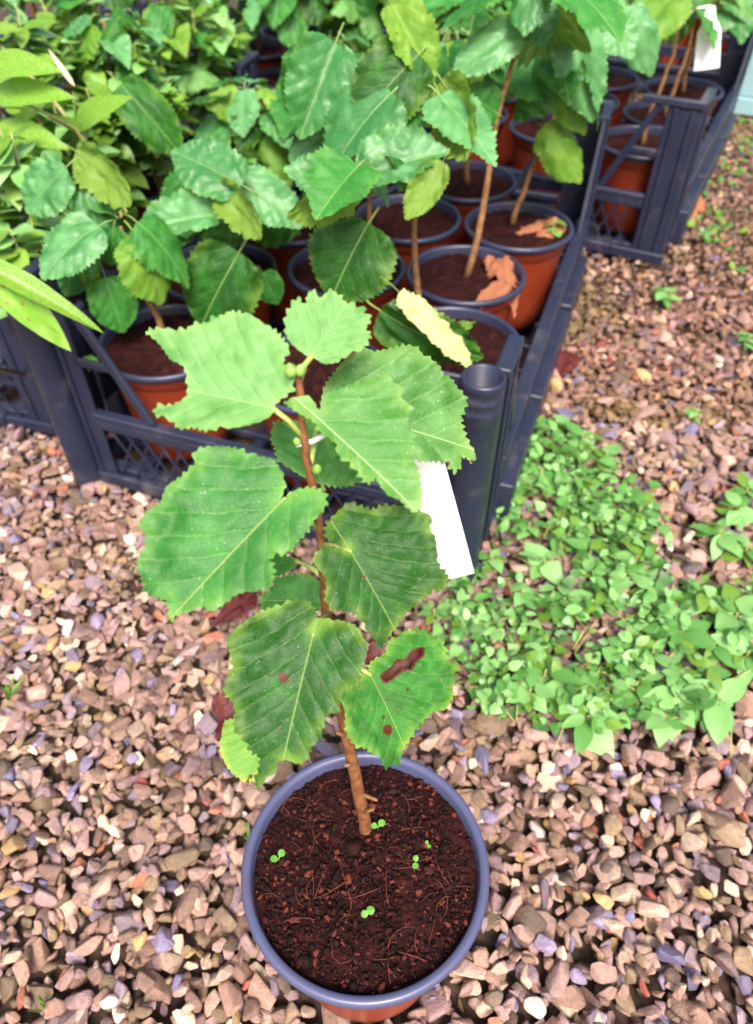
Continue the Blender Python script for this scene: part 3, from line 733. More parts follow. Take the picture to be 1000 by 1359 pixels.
# 4 right upper leaf (behind), 3 in front of it
traced_leaf((360,440), 3.333, [(225,300),(235,250),(275,190),(310,150),(340,130),(380,95),(410,85),(450,105),(510,90),(590,70),(645,75),(660,110),(700,120),(740,160),(760,190),(800,200),(830,240),(860,265),(875,300),(855,370),(870,430),(900,480),(925,515),(910,565),(880,540),(850,545),(855,580),(820,608),(780,570),(740,570),(660,570),(600,520),(450,450),(300,400),(225,350)],
    (232,330), (915,500), LM['young_shade'], 0.022, (1, 0.6, 0.1), 622, fold=0.10, droop=0.12, wave=0.03, quilt=0.018, seed=6, necro=[(905,555,0.0016),(790,575,0.0018)])
traced_leaf((360,440), 3.333, [(60,320),(100,290),(170,290),(205,340),(222,350),(225,300),(260,280),(350,260),(420,235),(510,215),(540,250),(590,270),(570,310),(625,350),(600,380),(610,410),(640,450),(625,480),(640,510),(640,560),(660,620),(675,690),(675,740),(660,775),(620,765),(580,730),(520,710),(480,660),(465,640),(430,665),(400,640),(360,590),(300,550),(285,490),(220,450),(190,400),(140,375),(100,350)],
    (150,332), (660,775), LM['young'], -0.003, (1, 0.75, 0.0), 560, fold=0.16, droop=0.14, wave=0.03, quilt=0.016, seed=8)
# 5 leaf behind the stem
traced_leaf((330,540), 4.688, [(160,90),(140,200),(165,260),(180,330),(250,380),(360,450),(430,480),(560,500),(640,490),(720,450),(700,410),(640,360),(560,290),(530,220),(450,160),(380,60),(310,80),(250,100)],
    (470,520), (330,75), LM['mid'], 0.020, (1, 0.2, 0.0), 668, fold=0.1, droop=0.05, wave=0.02, seed=10)
# 6 big left leaf
traced_leaf((170,580), 3.704, [(770,300),(800,270),(850,255),(920,252),(975,290),(970,350),(920,410),(880,470),(840,520),(790,570),(740,575),(700,600),(720,650),(715,715),(680,750),(600,755),(540,770),(480,810),(410,855),(360,830),(280,855),(220,870),(195,900),(175,800),(120,780),(70,750),(60,690),(40,640),(55,580),(90,520),(80,460),(60,440),(110,370),(165,335),(205,255),(260,215),(295,185),(340,140),(345,90),(400,70),(480,65),(560,75),(600,90),(650,105),(720,120),(760,180),(775,240),(755,298)],
    (766,305), (185,895), LM['mid'], -0.012, (1, 0.45, -0.05), 705, fold=0.14, droop=0.10, wave=0.022, quilt=0.010, seed=12)
# 10 and 11 behind the stem
traced_leaf((330,540), 4.688, [(60,1190),(150,1110),(180,1060),(300,1045),(370,1050),(440,1090),(462,1160),(445,1250),(400,1290),(330,1290),(200,1270),(90,1260),(70,1210)],
    (452,1215), (65,1195), LM['mid'], 0.012, (1, 0.5, 0.0), 795, fold=0.15, droop=0.1, seed=14)
traced_leaf((330,540), 4.688, [(120,930),(200,915),(250,930),(305,958),(275,1010),(200,1050),(130,1050)],
    (303,958), (120,990), LM['mid'], 0.016, (1, 0.5, 0.0), 765, fold=0.15, droop=0.1, seed=15)
# 7 right middle leaf
traced_leaf((390,640), 4, [(288,352),(230,325),(172,300),(175,220),(240,150),(290,110),(340,125),(410,150),(470,130),(550,140),(640,155),(715,200),(715,260),(745,310),(755,390),(770,450),(800,480),(835,520),(790,570),(750,570),(700,610),(640,660),(590,710),(560,760),(520,810),(480,875),(440,830),(390,760),(330,700),(270,680),(200,680),(165,620),(170,540),(160,500),(110,440),(115,385),(160,345),(240,350),(285,366)],
    (300,365), (570,800), LM['deep'], -0.010, (1, 0.4, 0.15), 722, fold=0.14, droop=0.22, wave=0.035, quilt=0.02, seed=16, necro=[(372,500,0.0016),(828,525,0.0018)])
# 9 lower right leaf with an eaten hole
traced_leaf((430,820), 5, [(300,350),(292,320),(330,280),(400,240),(420,170),(470,120),(560,90),(640,85),(720,130),(790,190),(800,280),(840,330),(865,390),(850,460),(860,510),(830,580),(800,610),(740,620),(690,660),(640,710),(600,780),(560,840),(535,900),(520,980),(480,960),(430,1000),(400,960),(370,910),(310,890),(280,860),(220,855),(160,790),(140,720),(130,600),(100,540),(140,470),(230,440),(250,380)],
    (305,370), (560,860), LM['deepspot'], 0.000, (1, 0.4, 0.2), 872, fold=0.12, droop=0.2, wave=0.04, quilt=0.018, seed=18,
    hole=[(385,385),(450,345),(480,300),(540,290),(580,235),(640,215),(640,260),(590,290),(575,340),(500,350),(460,400),(400,425)], necro=[(430,740,0.0042),(430,540,0.0018),(470,125,0.0022),(400,655,0.002),(320,875,0.0012),(845,480,0.0014),(640,510,0.001),(555,475,0.0012)])
# 8b yellowing leaf and red withered leaf behind leaf 8
traced_leaf((270,780), 4, [(130,660),(100,760),(92,860),(120,940),(160,990),(235,1035),(290,1000),(360,900),(300,800),(200,700)],
    (330,760), (215,1040), LM['yellow'], 0.004, (1, 0.4, -0.1), None, fold=0.1, droop=0.1, seed=20, necro=[(250,1000,0.002),(230,1035,0.002)])
traced_leaf((270,780), 4, [(48,610),(75,565),(130,580),(200,640),(160,690),(110,700),(100,740),(85,812),(58,795),(75,700),(50,655)],
    (180,650), (60,700), M_deadred, 0.008, (1, 0.3, -0.1), None, fold=0.3, droop=0.3, wave=0.08, seed=21, label='withered dark red leaf fragment')
traced_leaf((430,820), 5, [(345,140),(300,200),(275,290),(280,330),(340,290),(400,235),(400,205),(360,200),(350,150)],
    (380,240), (285,310), M_deadred, 0.006, (1, 0.3, -0.1), None, fold=0.3, droop=0.3, wave=0.08, seed=22, label='withered dark red leaf fragment')
traced_leaf((430,820), 5, [(350,330),(430,260),(520,240),(580,190),(680,190),(680,290),(600,370),(480,420),(400,460)],
    (600,280), (400,430), M_deadred, 0.010, (1, 0.4, 0.2), None, fold=0.2, droop=0.2, wave=0.08, seed=23, label='withered dark red leaf fragment')
# 8 front leaf
traced_leaf((270,780), 4, [(596,215),(605,155),(640,170),(720,175),(780,190),(830,225),(845,270),(870,310),(855,400),(840,450),(825,515),(760,540),(720,590),(720,660),(660,670),(640,720),(620,800),(570,850),(550,910),(500,940),(430,920),(385,930),(370,990),(320,1020),(270,1085),(250,1040),(280,960),(285,900),(240,870),(200,790),(155,760),(160,690),(165,640),(150,600),(110,560),(130,480),(155,420),(150,350),(135,290),(170,230),(230,180),(310,130),(400,100),(490,62),(550,75),(590,110),(600,150),(585,225)],
    (582,255), (415,915), LM['deep'], -0.022, (1, 0.25, -0.05), 812, fold=0.10, droop=0.18, wave=0.03, quilt=0.014, seed=24, necro=[(430,478,0.0030),(350,465,0.0017),(405,450,0.0012),(410,745,0.0012),(628,510,0.001),(418,402,0.001)])
# buds
def bud(p, r, up):
    m = MB(); n = 7
    m.tube([p+up*(r*2.6*k/n) for k in range(n+1)], [r*max(0.08, sin(pi*(0.12+0.86*k/n))**0.8) for k in range(n+1)], 10); return m.mesh('bud', M_bud, True)
pa = at_y(389, 500, hero_y(495)-0.002)-MAIN
meshobj('bud', bud(pa, 0.0020, Vector((-0.15, -0.1, 1)).normalized()), hero)
meshobj('bud', bud(at_y(397, 498, hero_y(495)-0.003)-MAIN, 0.0017, Vector((0.35, -0.1, 1)).normalized()), hero)
meshobj('bud', bud(at_y(420, 628, hero_y(620)-0.003)-MAIN, 0.0016, Vector((0.15, -0.1, 1)).normalized()), hero)
meshobj('bud', bud(at_y(396, 590, hero_y(590)-0.002)-MAIN, 0.0012, Vector((-0.2, -0.1, 1)).normalized()), hero)

# seedlings on the soil of that pot
def disc_leaf(r, seed, asp=1.0):
    V = [(0, 0, 0.0002)]; F = []
    for k in range(14): a = 2*pi*k/14; V.append((r*cos(a)*asp, r*sin(a), 0.0003*cos(2*a)))
    for k in range(14): F.append((0, 1+k, 1+(k+1) % 14))
    return mesh('seed_leaf', V, F, M_cot)
COT = disc_leaf(0.0019, 1)
for (us, lab) in ((((364,1140,1.0),(374,1132,1.0)), 'seedling with two round leaves near the worn edge of the pot rim'),
                  (((497,1096,0.85),(507,1092,1.0)), 'seedling with two round leaves close beside the sapling stem'),
                  (((552,1139,0.75),(552,1149,0.85)), 'seedling with two round leaves one above the other on dark soil'),
                  (((567,1118,0.5),(570,1123,0.5)), 'tiniest seedling with two round leaves on the pot soil'),
                  (((484,1213,0.9),(492,1208,1.05)), 'seedling with two round leaves on the open soil before the stem')):
    ps = [at_z(u, v, 0.1125) for u, v, _ in us]; c = (ps[0]+ps[1])/2; c.z = 0.105
    e = empty('seedling', c); tag(e, lab, 'seedling', 'seedlings on the pot soil')
    m = MB()
    for p in ps: m.tube([Vector((0, 0, 0)), Vector((0, 0, 0.004)), p-c-Vector((0, 0, 0.0003))], 0.0003, 5)
    meshobj('stalk', m.mesh('stalk', M_petiole, True), e)
    for p, (_, _, k) in zip(ps, us):
        o = meshobj('seed_leaf', COT, e); o.location = p-c; o.scale = (k, k, k); o.rotation_euler = (rnd.gauss(0.15, 0.1), rnd.gauss(0, 0.15), rnd.random()*3)

# white label hung on the sapling
lb = at_y(603, 768, 0.262); lt = at_y(548, 585, 0.240)
ax = (lt-lb); LL = ax.length; ax.normalize(); nn = (CO-lb).normalized(); nn = (nn-ax*nn.dot(ax)).normalized(); sx = ax.cross(nn)
lab = empty('plant_label', lb); tag(lab, 'blank white plastic plant label hanging before the crate tube post', 'label')
wd = 0.5*proj(lb)[2]*56/FPX
m = MB(); rows = 12; vv = []
for k in range(rows+1):
    u = k/rows; w = wd*(1-0.10*u); bow = 0.003*sin(pi*u)
    vv.append((ax*(LL*u)+sx*w*-1+nn*bow + ax*(0.0015 if k == 0 else 0), ax*(LL*u)+sx*w+nn*bow - ax*(0.0006 if k == 0 else 0)))
V = []; F = []
for a, b in vv: V += [a, b, a-nn*0.0005, b-nn*0.0005]
for k in range(rows):
    i = k*4; j = i+4; F += [(i, i+1, j+1, j), (i+3, i+2, j+2, j+3), (i, j, j+2, i+2), (i+1, i+3, j+3, j+1)]
F += [(0, 2, 3, 1), (rows*4, rows*4+1, rows*4+3, rows*4+2)]
meshobj('tag', mesh('tag', V, F, M_white, False), lab)
a = stem_at(600); m = MB(); e0 = lb+ax*LL
m.tube([e0-ax*0.006-lb-nn*0.0006, e0+ax*0.01-lb, (e0+a)/2+Vector((0, 0.004, 0.012))-lb, a+Vector((0.002, 0.003, 0.002))-lb, a+Vector((-0.003, 0.0, 0.003))-lb], [0.0016, 0.0012, 0.0010, 0.0009, 0.0008], 6)
meshobj('strap', m.mesh('strap', M_white, True), lab)

# ------------------------------------------------------------------ saplings in the crates
def sapling(base, top, label, group, seed, nleaf=8, zmin=0.22, lmin=0.05, lmax=0.078, mats=('mid', 'teal', 'teal', 'lime', 'mid', 'young', 'deep'), soil=None, thick=1.0, sparse_side=None, offs=(0, 0)):
    r = random.Random(seed)
    e = empty('potted_sapling', base); tag(e, label, 'potted plant', group)
    meshobj('rim', POT_R, meshobj('pot', POT_W, e)); meshobj('soil', SOILS[seed % 3], e).rotation_euler = (0, 0, r.random()*6)
    b = Vector((offs[0], offs[1], 0.102)); t = Vector(top)-Vector(base); n = 12; pts = []; ph = r.random()*6
    for k in range(n+1):
        u = k/n; w = 0.006*sin(pi*u)*thick
        pts.append(b.lerp(t, u)+Vector((cos(ph+4*u), sin(ph+3*u), 0))*w+Vector((r.gauss(0, 0.0007), r.gauss(0, 0.0007), 0)))
    m = MB(); m.tube(pts, [0.0036*thick*(1-0.62*k/n) for k in range(n+1)], 8); meshobj('stem', m.mesh('stem', M_bark2, True), e)
    az = r.random()*6.28
    for k in range(nleaf):
        u = (k+0.5)/nleaf; z0 = max(zmin, 0.13); H_ = t.z+base.z
        zz = z0+(H_-z0)*u; f = (zz-0.1)/(t.z-0.1) if t.z > 0.11 else 1; f = min(1, max(0.15, f))
        i = min(n-1, int(f*n)); p = pts[i].lerp(pts[i+1], f*n-i)+Vector(base)
        az += 2.4+r.gauss(0, 0.35); L = r.uniform(lmin, lmax)*(1-0.35*max(0, u-0.7)/0.3)
        out = Vector((cos(az), sin(az), 0)); dip = r.uniform(-0.1, 1.1); yd = (out*cos(dip)-UP*sin(dip)); nr = (UP*cos(dip)+out*sin(dip)+Vector((r.gauss(0, 0.25), r.gauss(0, 0.25), 0)))
        bs = p+out*L*0.3+UP*L*0.10
        put_leaf(e, gen_leaf(r.choice(('round', 'round', 'round', 'birch')), r.choice(mats), r.randrange(5)), bs, bs+yd*L, nr, r.uniform(0.85, 1.1))
    return e
def bg_leaf(e, base, tip, yb, yt, wid, mat, var=0, nmix=(1, 0.5, 0), under=False, kind='round'):
    b = at_y(base[0], base[1], yb); t = at_y(tip[0], tip[1], yt); c = (CO-b).normalized()
    n = c*nmix[0]+UP*nmix[1]+CR*nmix[2]
    if under: n = -c+UP*0.35+CR*nmix[2]
    return put_leaf(e, gen_leaf(kind, mat, var), b, t, n, wid)
G1 = 'saplings in the crate with the tube post'
lab1 = 'sapling in a terracotta pot inside the crate with the tube post'
C1 = dict(P1=(-.070,.158), P2=(-.092,.284), P3=(-.064,.410), P4=(-.188,.388), P5=(-.150,.512), P6=(-.212,.255), P7=(-.172,.078), P8=(-.318,.074), P9=(-.335,.205), P11=(-.312,.338), P12=(-.285,.475), P13=(-.30, .60-.065))
C1.pop('P13')
def tp_(key, u, v, dy=0.0): b = loc1(*C1[key], 0.0155); return at_y(u, v, b.y+dy)
SP = {}
def mk(key, top, seed, **kw): SP[key] = sapling(loc1(*C1[key], 0.0155), top, kw.pop('label', lab1), G1, seed, **kw)
mk('P1', tp_('P1', 556, 130, 0.02), 41, nleaf=5, zmin=0.31, offs=(-0.028, 0.006), label='sapling in the terracotta pot touching the hollow tube post')
mk('P2', tp_('P2', 712, -20, 0.03), 42, nleaf=5, zmin=0.33, label='tall bare-stemmed sapling whose pot holds tan dead leaves on its soil', thick=1.1)
mk('P3', tp_('P3', 738, 80, 0.0), 43, nleaf=4, zmin=0.31, offs=(-0.006, 0.01), label='sapling whose pot soil holds a dead leaf and a clump of green sprouts')
mk('P4', tp_('P4', 600, 60), 44, nleaf=15, zmin=0.28, lmin=0.045, lmax=0.07, label='sapling in the pot between the tall bare stem and the crowded crate')
mk('P5', tp_('P5', 640, 10), 45, nleaf=15, zmin=0.28, lmin=0.045, lmax=0.07, label='sapling whose pot stands against the rear rail of the tube post crate')
mk('P6', tp_('P6', 450, 90), 46, nleaf=18, zmin=0.22, lmin=0.045, lmax=0.07, label='sapling under large pale toothed leaves behind the folded dark leaf')
mk('P7', tp_('P7', 492, 220), 47, nleaf=3, zmin=0.27, lmin=0.04, lmax=0.055, mats=('teal', 'deep', 'mid'), offs=(0.03, 0.02), label='sapling with a folded dark leaf drooping beside the hollow tube post')
mk('P8', tp_('P8', 160, 300), 48, nleaf=8, zmin=0.2, lmin=0.04, lmax=0.06, label='sapling in the pot behind the slanted crate brace and lattice')
mk('P9', tp_('P9', 300, 220), 49, nleaf=16, zmin=0.18, lmin=0.042, lmax=0.068, label='sapling with a big dark hanging leaf behind the lone potted sapling')
mk('P11', tp_('P11', 330, 120), 50, nleaf=20, zmin=0.18, lmin=0.045, lmax=0.07)
mk('P12', tp_('P12', 440, 60), 51, nleaf=20, zmin=0.2, lmin=0.045, lmax=0.07)
S = SP
bg_leaf(S['P7'], (490,296), (432,394), .530, .500, 1.25, 'deep', 1, (1, .3, -.2))
bg_leaf(S['P7'], (474,258), (370,266), .535, .520, .55, 'lime', 3, (1, .2, 0), True)
bg_leaf(S['P7'], (485,252), (378,216), .560, .560, .70, 'teal', 0, (1, 1.0, 0))
bg_leaf(S['P7'], (478,238), (592,186), .540, .540, .75, 'teal', 2, (1, 1.2, .1))
bg_leaf(S['P7'], (588,214), (545,290), .530, .520, .62, 'lime', 3, (1, .2, .3), True)
bg_leaf(S['P7'], (505,412), (630,497), .500, .470, .60, 'deep', 1, (1, -.4, -.4))
bg_leaf(S['P7'], (530,388), (636,488), .492, .462, .30, 'cream', 0, (1, .8, .4))
bg_leaf(S['P9'], (318,334), (258,438), .600, .570, 1.0, 'deep', 1, (1, .3, 0))
bg_leaf(S['P9'], (288,246), (374,312), .620, .590, .50, 'lime', 3, (1, .3, 0), True)
bg_leaf(S['P9'], (312,230), (402,296), .660, .630, .70, 'teal', 0, (1, .8, .1))
bg_leaf(S['P9'], (322,246), (226,192), .620, .640, .85, 'teal', 0, (1, 1.0, 0))
bg_leaf(S['P9'], (288,286), (180,296), .620, .590, .62, 'teal', 2, (1, .9, 0))
bg_leaf(S['P9'], (348,362), (372,404), .640, .630, .95, 'mid', 1)
bg_leaf(S['P8'], (110,252), (153,349), .600, .575, .66, 'teal', 1, (1, .3, .2))
bg_leaf(S['P8'], (88,222), (28,280), .600, .590, .90, 'teal', 0, (1, .8, 0))
bg_leaf(S['P8'], (100,200), (203,266), .620, .600, .55, 'lime', 3, (1, .3, 0), True)
bg_leaf(S['P8'], (140,368), (164,443), .570, .550, .95, 'mid', 1, (1, .3, 0))
bg_leaf(S['P8'], (118,318), (72,392), .580, .560, .70, 'teal', 1, (1, .2, -.4))
bg_leaf(S['P8'], (120,318), (122,388), .580, .565, .55, 'lime', 0, (1, .1, .8))
bg_leaf(S['P1'], (586,106), (654,208), .600, .560, .70, 'lime', 3, (1, .3, .2), True)
bg_leaf(S['P1'], (556,72), (474,150), .600, .570, 1.0, 'deep', 1, (1, .4, 0))
bg_leaf(S['P1'], (520,6), (578,106), .620, .590, .65, 'lime', 2, (1, .5, .2))
bg_leaf(S['P1'], (555,150), (500,190), .590, .570, .8, 'mid', 2, (1, .6, 0))
bg_leaf(S['P3'], (720,168), (783,226), .800, .770, .75, 'lime', 3, (1, .5, .2))
bg_leaf(S['P3'], (750,10), (798,156), .790, .750, .58, 'teal', 1, (1, .5, .1))
bg_leaf(S['P3'], (736,104), (786,160), .800, .770, .7, 'lime', 3, (1, .4, .3))
bg_leaf(S['P3'], (738,112), (654,92), .800, .790, .7, 'mid', 0, (1, .8, 0))
bg_leaf(S['P3'], (782,-8), (846,72), .860, .830, .75, 'teal', 0, (1, .9, .1))
bg_leaf(S['P3'], (836,8), (882,84), .880, .850, .75, 'teal', 3, (1, .6, .2))
bg_leaf(S['P2'], (690,40), (602,80), .720, .700, .7, 'teal', 1, (1, .9, 0))
bg_leaf(S['P2'], (704,60), (735,-5), .720, .740, .8, 'teal', 0, (1, 1.0, 0))
bg_leaf(S['P2'], (660,150), (615,120), .720, .710, .9, 'mid', 2, (1, .6, 0))
bg_leaf(S['P6'], (446,56), (398,178), .640, .600, .80, 'teal', 2, (1, .5, .1))
bg_leaf(S['P6'], (455,165), (382,200), .660, .640, .8, 'teal', 1, (1, .7, 0))
bg_leaf(S['P6'], (400,60), (380,150), .660, .640, .7, 'mid', 3, (1, .5, -.2))
bg_leaf(S['P11'], (160,112), (240,196), .820, .790, .7, 'deep', 1, (1, .4, 0))

def crate_fill(idx, spots, label, group, hmin, hmax, seed, skip=(), **kw):
    r = random.Random(seed); L = CR_LOC[idx]
    for i, (x, y) in enumerate(spots):
        if i in skip: r.random(); continue
        b = L(x, y, 0.0155); h = r.uniform(hmin, hmax); t = b+Vector((r.gauss(0, 0.02), r.gauss(0, 0.02), h))
        sapling(b, t, label, group, seed+i*3+1, nleaf=kw.get('n', 9), zmin=kw.get('zmin', 0.2), lmin=kw.get('lmin', 0.055), lmax=kw.get('lmax', 0.082))
GRID = [(-.068-.131*c, .075+.128*q) for q in range(4) for c in range(3)]
crate_fill(1, GRID[:9], 'sapling in a terracotta pot inside the crate behind the tube post crate', 'saplings in the crate behind the tube post crate', 0.24, 0.34, 200, skip=(0,), n=8, zmin=0.23)
crate_fill(4, GRID, 'sapling in a terracotta pot among crowded leaves behind the tube post crate', 'saplings in the crowded crate', 0.26, 0.37, 300, n=20, zmin=0.18, lmin=0.045, lmax=0.075)
crate_fill(3, GRID[2:9:2]+[(-.068, .331), (-.068, .459), (-.2, .459)], 'sapling in a pot inside the crate beside the spotted narrow leaves', 'saplings beside the spotted narrow leaves', 0.2, 0.29, 400, n=16, zmin=0.17, lmin=0.04, lmax=0.065)
crate_fill(2, GRID[:8], 'sapling in a terracotta pot inside the crate beside the teal tray', 'saplings in the crate beside the teal tray', 0.24, 0.36, 500, n=16, lmin=0.045, lmax=0.075)
crate_fill(6, GRID[:6], 'sapling in a terracotta pot in the far crate between other crates', 'saplings in the far crate', 0.28, 0.40, 600, n=20, lmin=0.05, lmax=0.08)
crate_fill(5, GRID[:6], 'sapling in a pot under the small-leaved weeds', 'saplings under the weeds', 0.24, 0.34, 700, n=16, lmin=0.045, lmax=0.075)
# front right pot of the second crate: short plant, tan leaf on the soil
b = CR_LOC[1](-.072, .078, 0.0155)
e2 = sapling(b, b+Vector((0.01, 0.01, 0.27)), 'sapling carrying a blank white hanging label in the crate behind', 'saplings in the crate behind the tube post crate', 803, nleaf=6, zmin=0.25, mats=('lime', 'mid'))

# second white label, hung on that sapling
lb = at_y(872+ (843-820)*0, 0, 0.9) if False else at_y(938, 92, b.y-0.02); lt = at_y(944, 8, b.y-0.01)
lab2 = empty('plant_label', lb); tag(lab2, 'blank white plastic label hanging in the crate behind the tube post crate', 'label')
ax = lt-lb; LL = ax.length; ax.normalize(); nn = (CO-lb).normalized(); nn = (nn-ax*nn.dot(ax)).normalized(); sx = ax.cross(nn); w = 0.5*proj(lb)[2]*31/FPX
V = []
for u, k in ((0, 1.0), (0.62, 0.92), (0.8, 0.45), (1.0, 0.3)):
    for sd in (-1, 1):
        for dn in (0, -0.0006): V.append(ax*LL*u+sx*w*k*sd+nn*dn)
F = []
for q in range(3):
    i = q*4; j = i+4; F += [(i, i+2, j+2, j), (i+3, i+1, j+1, j+3), (i, j, j+1, i+1), (i+2, i+3, j+3, j+2)]
F += [(0, 1, 3, 2), (12, 14, 15, 13)]
meshobj('tag', mesh('tag', V, F, M_white, False), lab2)
m = MB(); pb = e2.location+Vector((0.008, 0.008, 0.235)); m.tube([lt-lb, (lt+pb)/2-lb+Vector((0, 0, 0.012)), pb-lb], 0.0012, 6); meshobj('strap', m.mesh('strap', M_white, True), lab2)

# dead leaves and sprouts on the soil, dead leaves on the ground
DEAD = leaf_mesh_generic('dead_leaf', M_dead, 'birch', fold=0.5, droop=0.5, wave=0.12, curl=0.8, seed=31)
DEADR = leaf_mesh_generic('dead_leaf', M_deadred, 'birch', fold=0.4, droop=0.4, wave=0.12, curl=0.6, seed=32)
def dead(u0, v0, u1, v1, z, wid, me, label, lift=0.012):
    b = at_z(u0, v0, z); t = at_z(u1, v1, z+lift); e = empty('dead_leaf', b); tag(e, label, 'dead leaf')
    put_leaf(e, me, b, t, UP+CR*0.3, wid, 'blade')
dead(655, 345, 698, 375, 0.123, .55, DEAD, 'curled tan dead leaf on pot soil under the tall bare stem')
dead(672, 378, 632, 396, 0.123, .45, DEAD, 'flat tan dead leaf lying over the pot rim under the tall bare stem')
dead(745, 300, 668, 308, 0.121, .5, DEAD, 'tan dead leaf beside green sprouts on pot soil')
dead(338, 790, 285, 818, 0.008, .55, DEADR, 'dark red dead leaf on gravel under the big smooth leaf')
dead(758, 470, 745, 488, 0.004, .7, DEADR, 'dark red dead leaf on gravel beside the crate side')
dead(905, 258, 918, 285, 0.012, .9, DEAD, 'orange brown dead leaf against the second crate')
dead(115, 1085+0, 165, 1120, 0.008, .45, DEADR, 'thin red dead leaf scrap among pale gravel') if False else None

def sprig(c, n, r_, size, seed, mat, name, label, cat, group=None, h=0.012):
    r = random.Random(seed); e = empty(name, c); tag(e, label, cat, group)
    for k in range(n):
        a = 6.28*k/n+r.gauss(0, 0.3); lay = r.random(); s = size*r.uniform(0.7, 1.15); out = Vector((cos(a), sin(a), 0)); dip = r.uniform(-0.5, 0.35)
        bs = Vector(c)+out*r_*0.25*lay+UP*h*(0.3+0.8*lay); put_leaf(e, mat[r.randrange(len(mat))], bs, bs+(out*cos(dip)-UP*sin(dip))*s, UP+Vector((r.gauss(0, .2), r.gauss(0, .2), 0)), r.uniform(0.9, 1.2))
    m = MB(); m.tube([(0, 0, -0.002), (0, 0, h*1.1)], [0.0012, 0.0008], 5); meshobj('stem', m.mesh('stem', M_weedstem, True), e)
    return e
def small_leaf(mat, kind, seed, rows=7, cols=2, **kw):
    pr = leaf_profile(kind, rows); V = []; F = []
    for s, w in pr:
        for j in range(-cols, cols+1): V.append((w*j/cols, s))
    V = np.array(V); z = relief(V[:, 1], V[:, 0], kw.get('fold', 0.25), kw.get('droop', 0.2), 0.0, kw.get('wave', 0.03), seed, 0.2); c2 = 2*cols+1
    for i in range(rows):
        for j in range(c2-1): a = i*c2+j; F.append((a, a+1, a+c2+1, a+c2))
    return np.column_stack([V, z]), F
def small_mesh(mat, kind, seed, **kw): V, F = small_leaf(mat, kind, seed, **kw); return mesh('leaf', V, F, mat)
WL = [small_mesh(M_weed, 'ovate', 1), small_mesh(M_weed, 'ovate', 2, fold=0.1, droop=0.35), small_mesh(M_weed2, 'ovate', 3), small_mesh(M_weed3, 'birch', 4), small_mesh(M_weed3, 'ovate', 5)]
CL = [small_mesh(M_weed2, 'round', 5), small_mesh(M_cot, 'round', 6)]
sprig(at_z(733, 312, 0.118), 9, 0.008, 0.012, 5, CL, 'sprout_clump', 'clump of tiny green sprouts on pot soil beside a dead leaf', 'sprout', None, 0.018)
sprig(at_z(620, 438, 0.118), 4, 0.004, 0.010, 6, CL, 'sprout_clump', 'single round green sprout on the soil next to the tube post', 'sprout', None, 0.008)
sprig(at_z(118, 490, 0.118), 7, 0.008, 0.013, 7, CL, 'sprout_clump', 'green sprouts on pot soil behind the crate brace', 'sprout', None, 0.012)

# ------------------------------------------------------------------ weeds on the gravel
big = [(770,595,.026),(735,575,.024),(800,620,.024),(845,690,.026),(690,600,.022),(715,640,.024),(675,675,.024),(760,650,.022),(700,710,.020),(650,755,.018),(745,700,.022),(790,690,.02),(720,760,.022),(780,745,.022),(840,755,.020),
       (690,800,.018),(745,810,.022),(800,800,.02),(860,800,.022),(925,800,.026),(970,830,.030),(900,850,.026),(940,870,.028),(985,880,.026),(860,880,.022),(720,905,.026),(760,930,.030),(775,965,.028),(840,920,.024),(890,940,.026),(945,940,.030),(930,905,.02),(700,930,.022),(875,965,.018),(610,815,.018),(575,825,.016),
       (985,665,.022),(950,720,.024),(985,740,.022),(880,400,.026),(990,460,.022),(935,320,.016),(920,560,.012),(975,690,.02)]
for i, (u, v, s) in enumerate(big):
    lab = 'leafy green weed in the patch growing beside the crate post' if in_poly(u, v, WEEDPOLY) else 'small green weed growing alone on the gravel path'
    sprig(at_z(u, v, 0), 9 if s > 0.018 else 6, 0.01, s*0.95, 900+i, WL, 'weed_plant', lab, 'weed', 'weeds in the patch' if in_poly(u, v, WEEDPOLY) else 'lone weeds on the path', 0.016)
def grass(u, v, n, seed, label, L=0.02):
    r = random.Random(seed); c = at_z(u, v, 0); e = empty('grass_tuft', c); tag(e, label, 'grass')
    for k in range(n):
        a = r.uniform(0, 6.28); d_ = Vector((cos(a)*0.6, sin(a)*0.6, r.uniform(0.5, 1.2))).normalized(); put_leaf(e, NAR, c, c+d_*L*r.uniform(0.7, 1.2), UP+Vector((cos(a), sin(a), 0)), 0.6, 'blade')
NAR = small_mesh(M_weed2, 'narrow', 9, droop=0.35)
grass(175/3.03, 1340, 4, 3, 'tiny grass seedling among pale stones before the pot', 0.018)
grass(12, 930, 6, 4, 'small tuft of grass in gravel below the crate rail', 0.022)
grass(330, 1115, 3, 6, 'tiny green shoot touching the pot rim', 0.012)
